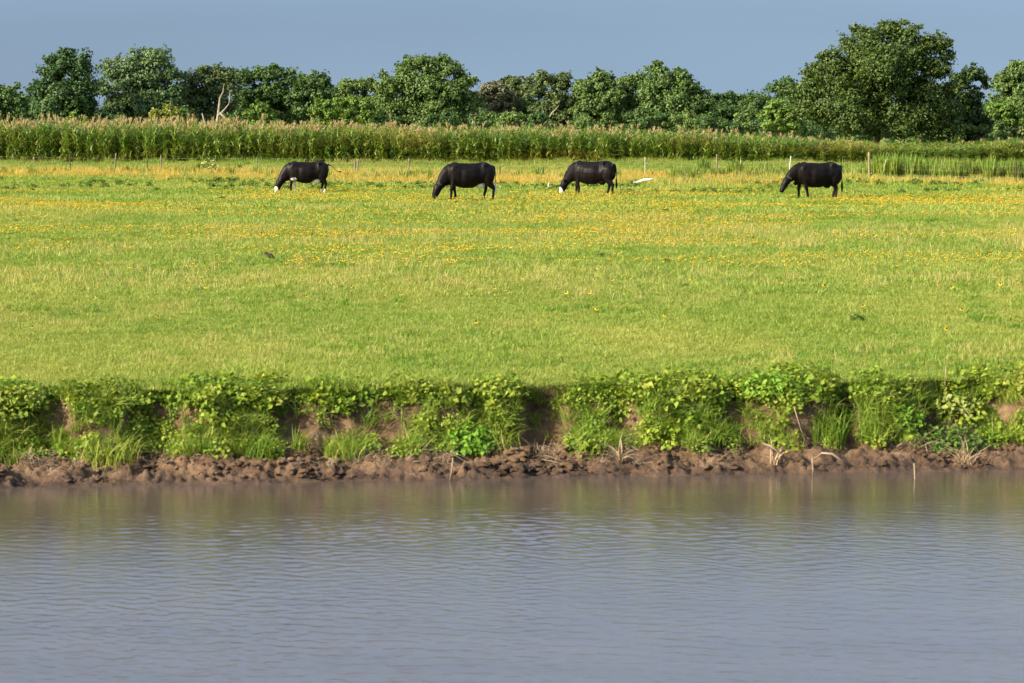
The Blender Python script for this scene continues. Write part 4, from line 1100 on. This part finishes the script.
def bank_grass(px, py, n, h0, h1, sprd, lean, mat, label, seed, wd=.010, name='grass_tuft', cat='grass tuft'):
    p = on_bank(px, py); q = np.random.default_rng(seed); g = Geo()
    blades(g, q, n, h0, h1, sprd, wd, lean, 4)
    o = obj(name, g.mesh(name), M[mat], None, tuple(p - Vector((0, 0, .02)))); o.rotation_euler = (.15, 0, 0)
    return tag(o, label, cat, BK)
bank_grass(255, 455, 260, .25, .52, .28, 1.0, 'bankgrass', 'big bright grass tuft low on the bank left of the bare slope', 1101)
bank_grass(110, 460, 260, .2, .45, .36, 1.0, 'bankgrass', 'spreading grass tuft at the foot of the bank right of the left dark hollow', 1102)
bank_grass(14, 460, 170, .2, .42, .25, 1.0, 'bankgrass', 'grass tuft on the bank at the left photo edge', 1103)
bank_grass(828, 445, 160, .35, .62, .22, .5, 'bankgrass', 'upright tall grass just left of the narrow dark gully', 1104)
bank_grass(600, 450, 170, .2, .4, .25, 1.0, 'bankgrass', 'grass tuft right beside the darkest hollow', 1105)
bank_grass(712, 440, 150, .25, .45, .25, 1.0, 'bankgrass', 'grass tuft midway between the darkest hollow and the narrow gully', 1106)
bank_grass(345, 455, 150, .18, .36, .25, 1.0, 'bankgrass', 'grass tuft left of the small dark plant at the foot of the bare slope', 1107)
bank_grass(620, 462, 34, .2, .48, .03, 1.5, 'straw', 'splayed bundle of dry straw stalks at the waterline below the grass tuft', 1108, .012, 'straw_clump', 'dry stalks')
bank_grass(966, 464, 60, .2, .45, .12, 1.1, 'straw', 'pale dry straw clump under the dark tangled bush', 1109, .011, 'straw_clump', 'dry stalks')
bank_grass(775, 462, 14, .2, .42, .08, 1.6, 'straw', 'few bent straw stalks below the wide bright leafy clump', 1110, .012, 'straw_clump', 'dry stalks')
bank_grass(28, 462, 16, .15, .35, .12, 1.6, 'straw', 'few bent straw stalks at the bottom left of the bank', 1111, .012, 'straw_clump', 'dry stalks')
def stick(pix, rad, mat, label, dd=0.0, name='root', cat='root', group=None):
    P3 = []
    b0 = on_bank(pix[0][0], pix[0][1])
    for (a, b_, c) in pix: P3.append(at(a, b_, b0.y - .02 + c) - b0)
    g = Geo(); tube(g, P3, rad, 6)
    return tag(obj(name, g.mesh(name, True), M[mat], None, tuple(b0)), label, cat, group)
RG = 'bare roots and sticks at the waterline'
stick([(852, 466, .02), (842, 460, -.1), (832, 454, -.12), (822, 453, -.05), (815, 459, .02)], [.010, .013, .015, .013, .008], 'twig', 'pale arched root at the waterline below the narrow dark gully', group=RG)
stick([(813, 478, .0), (813, 468, -.04), (812, 458, .03)], [.010, .011, .010], 'twig', 'short upright root standing in the shallow water left of the arched root', group=RG)
stick([(788, 462, .03), (779, 452, -.08), (770, 446, -.05), (762, 443, .05)], [.007, .010, .011, .007], 'twig', 'thin pale root slanting over the mud left of the arched root', group=RG)
stick([(915, 500, -.1), (915, 482, -.1), (914, 463, -.02)], [.006, .007, .005], 'straw', 'single straight reed stem standing in the water left of the straw clump', name='reed_stem', cat='reed')
stick([(945, 402, .0), (945, 385, -.03), (946, 365, -.02)], [.007, .006, .004], 'straw', 'upright dry stalk sticking out of the bank top above the olive plant', name='dry_stalk', cat='stalk')
stick([(808, 446, .05), (801, 430, -.1), (794, 407, -.1)], [.006, .006, .004], 'straw', 'dry stalk leaning left across the bank left of the tall upright grass', name='dry_stalk', cat='stalk')
stick([(450, 480, .0), (452, 470, -.05), (453, 458, .0)], [.012, .012, .009], 'twig', 'short pale stub of root in the mud below the brightest bush', group=RG)
stick([(560, 446, .05), (566, 436, -.12), (572, 428, -.1)], [.006, .007, .005], 'twig', 'light twig lying slanted across the darkest hollow', name='twig', cat='twig', group=RG)

# clods of mud
g = Geo(); r = np.random.default_rng(91)
bm = bmesh.new(); bmesh.ops.create_icosphere(bm, subdivisions=2, radius=1.0); bm.verts.ensure_lookup_table()
ico = np.array([v.co[:] for v in bm.verts]); icf = np.array([[q.index for q in f.verts] for f in bm.faces]); bm.free()
for i in range(5200):
    heap = r.random() < 0.07
    x = (r.normal(bx(528), .33) if heap else (r.random() * 2 - 1) * 8.0); t = 0.08 + 0.85 * r.random(); y = 32.8 + .14 * x + t
    z = ground_z(x, y)
    if z < 0.01 or (not heap and mnoise.noise((x * 1.1, t * 1.5, 77)) < 0.0): continue
    s = (0.006 + 0.036 * r.random() ** 3.0) * (1.4 if heap else 1.0)
    sd = r.random() * 50
    dsp = np.array([1 + 0.8 * mnoise.noise(Vector(v) * 1.3 + Vector((sd, 0, 0))) + .55 * mnoise.noise(Vector(v) * 3.3 + Vector((sd, 3, 0))) for v in ico])
    rz = r.random() * 6.28; c_, s_ = math.cos(rz), math.sin(rz)
    v = ico * dsp[:, None] * s * np.array([1.5, 1, .6]); v = np.stack([v[:, 0] * c_ - v[:, 1] * s_, v[:, 0] * s_ + v[:, 1] * c_, v[:, 2]], 1)
    g.add(v + np.array([x, y, z + s * .3]), None, icf)
tag(obj('mud_clods', g.mesh('mud_clods'), M['ground']), 'loose brown clods of mud strewn along the foot of the bank', 'mud', kind='stuff')

# ------------------------------------------------------------------ summer haze
HAZE = 0
if HAZE:
    bm = bmesh.new(); bmesh.ops.create_cube(bm, size=1.0)
    for v in bm.verts: v.co = Vector((v.co.x * 5400, v.co.y * 3800 + 1450, -1.8 if v.co.z < 0 else 14.0))
    hm = bpy.data.meshes.new('haze'); bm.to_mesh(hm); bm.free()
    m, nt, nd, lk = mat_new('haze')
    pv = nd.new('ShaderNodeVolumePrincipled'); pv.inputs['Color'].default_value = (0.82, 0.88, 0.95, 1); pv.inputs['Density'].default_value = HAZE
    o = nd.new('ShaderNodeOutputMaterial'); lk.new(pv.outputs[0], o.inputs['Volume'])
    tag(obj('haze', hm, m), 'thin summer haze over the fields', 'haze', kind='stuff')

# ------------------------------------------------------------------ light, sky, camera
SUN = Vector((-0.76, -0.48, 0.50)).normalized()
el = math.asin(SUN.z); az = math.atan2(SUN.x, SUN.y)
sl = bpy.data.lights.new('sun', 'SUN'); sl.energy = 5.0; sl.angle = RAD(0.5); sl.color = (1.0, 0.91, 0.76)
so = bpy.data.objects.new('sun', sl); COL.objects.link(so)
so.rotation_euler = SUN.to_track_quat('Z', 'Y').to_euler()
w = bpy.data.worlds.new('World'); SC.world = w; w.use_nodes = True
nt = w.node_tree; nd, lk = nt.nodes, nt.links; nd.clear()
sky = nd.new('ShaderNodeTexSky'); sky.sky_type = 'NISHITA'; sky.sun_disc = False
sky.sun_elevation = el; sky.sun_rotation = az; sky.air_density = 1.0; sky.dust_density = 1.6; sky.ozone_density = 1.5
tc = nd.new('ShaderNodeTexCoord'); sx = nd.new('ShaderNodeSeparateXYZ'); lk.new(tc.outputs['Generated'], sx.inputs[0])
ab = nd.new('ShaderNodeMath'); ab.operation = 'MULTIPLY_ADD'; lk.new(sx.outputs[2], ab.inputs[0]); ab.inputs[1].default_value = 0.75; ab.inputs[2].default_value = 0.26
cb = nd.new('ShaderNodeCombineXYZ'); lk.new(sx.outputs[0], cb.inputs[0]); lk.new(sx.outputs[1], cb.inputs[1]); lk.new(ab.outputs[0], cb.inputs[2])
nm = nd.new('ShaderNodeVectorMath'); nm.operation = 'NORMALIZE'; lk.new(cb.outputs[0], nm.inputs[0]); lk.new(nm.outputs[0], sky.inputs['Vector'])
tint = mixc(nd, lk, 1.0, sky.outputs[0], (0.91, 0.84, 0.71), 'MULTIPLY')
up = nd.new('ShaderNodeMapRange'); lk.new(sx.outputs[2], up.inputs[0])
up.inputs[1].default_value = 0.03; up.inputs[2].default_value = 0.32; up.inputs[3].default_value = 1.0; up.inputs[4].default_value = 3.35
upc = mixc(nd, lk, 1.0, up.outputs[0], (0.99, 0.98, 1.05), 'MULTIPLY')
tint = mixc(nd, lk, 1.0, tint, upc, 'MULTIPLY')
sv = nd.new('ShaderNodeVectorMath'); sv.operation = 'MULTIPLY'; sv.inputs[1].default_value = (5, 5, 34); lk.new(tc.outputs['Generated'], sv.inputs[0])
sn = noise_node(nd, lk, 1.0, 4, .5, sv.outputs[0]); sr = nd.new('ShaderNodeMapRange'); lk.new(sn.outputs[0], sr.inputs[0])
sr.inputs[1].default_value = 0.35; sr.inputs[2].default_value = 0.75; sr.inputs[3].default_value = 0.965; sr.inputs[4].default_value = 1.06
tint = mixc(nd, lk, 1.0, tint, sr.outputs[0], 'MULTIPLY')
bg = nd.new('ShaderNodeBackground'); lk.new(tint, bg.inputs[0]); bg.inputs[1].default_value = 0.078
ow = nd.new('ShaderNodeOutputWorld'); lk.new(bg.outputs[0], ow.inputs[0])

cam = bpy.data.cameras.new('camera'); co_ = bpy.data.objects.new('camera', cam); COL.objects.link(co_)
co_.location = (0, 0, CAM_Z); co_.rotation_euler = (math.pi / 2 - PITCH, 0, 0)
cam.sensor_width = 36.0; cam.lens = F / 1024 * 36.0
cam.clip_start = 0.5; cam.clip_end = 6000
cam.dof.use_dof = True; cam.dof.focus_distance = 90; cam.dof.aperture_fstop = 5.0
SC.camera = co_
SC.view_settings.view_transform = 'Standard'; SC.view_settings.look = 'None'; SC.view_settings.exposure = 1.15; SC.view_settings.gamma = 1
SC.cycles.max_bounces = 8; SC.cycles.transparent_max_bounces = 8
SC.cycles.use_denoising = True
SC.cycles.denoiser = 'OPENIMAGEDENOISE'
SC.cycles.denoising_input_passes = 'RGB_ALBEDO_NORMAL'
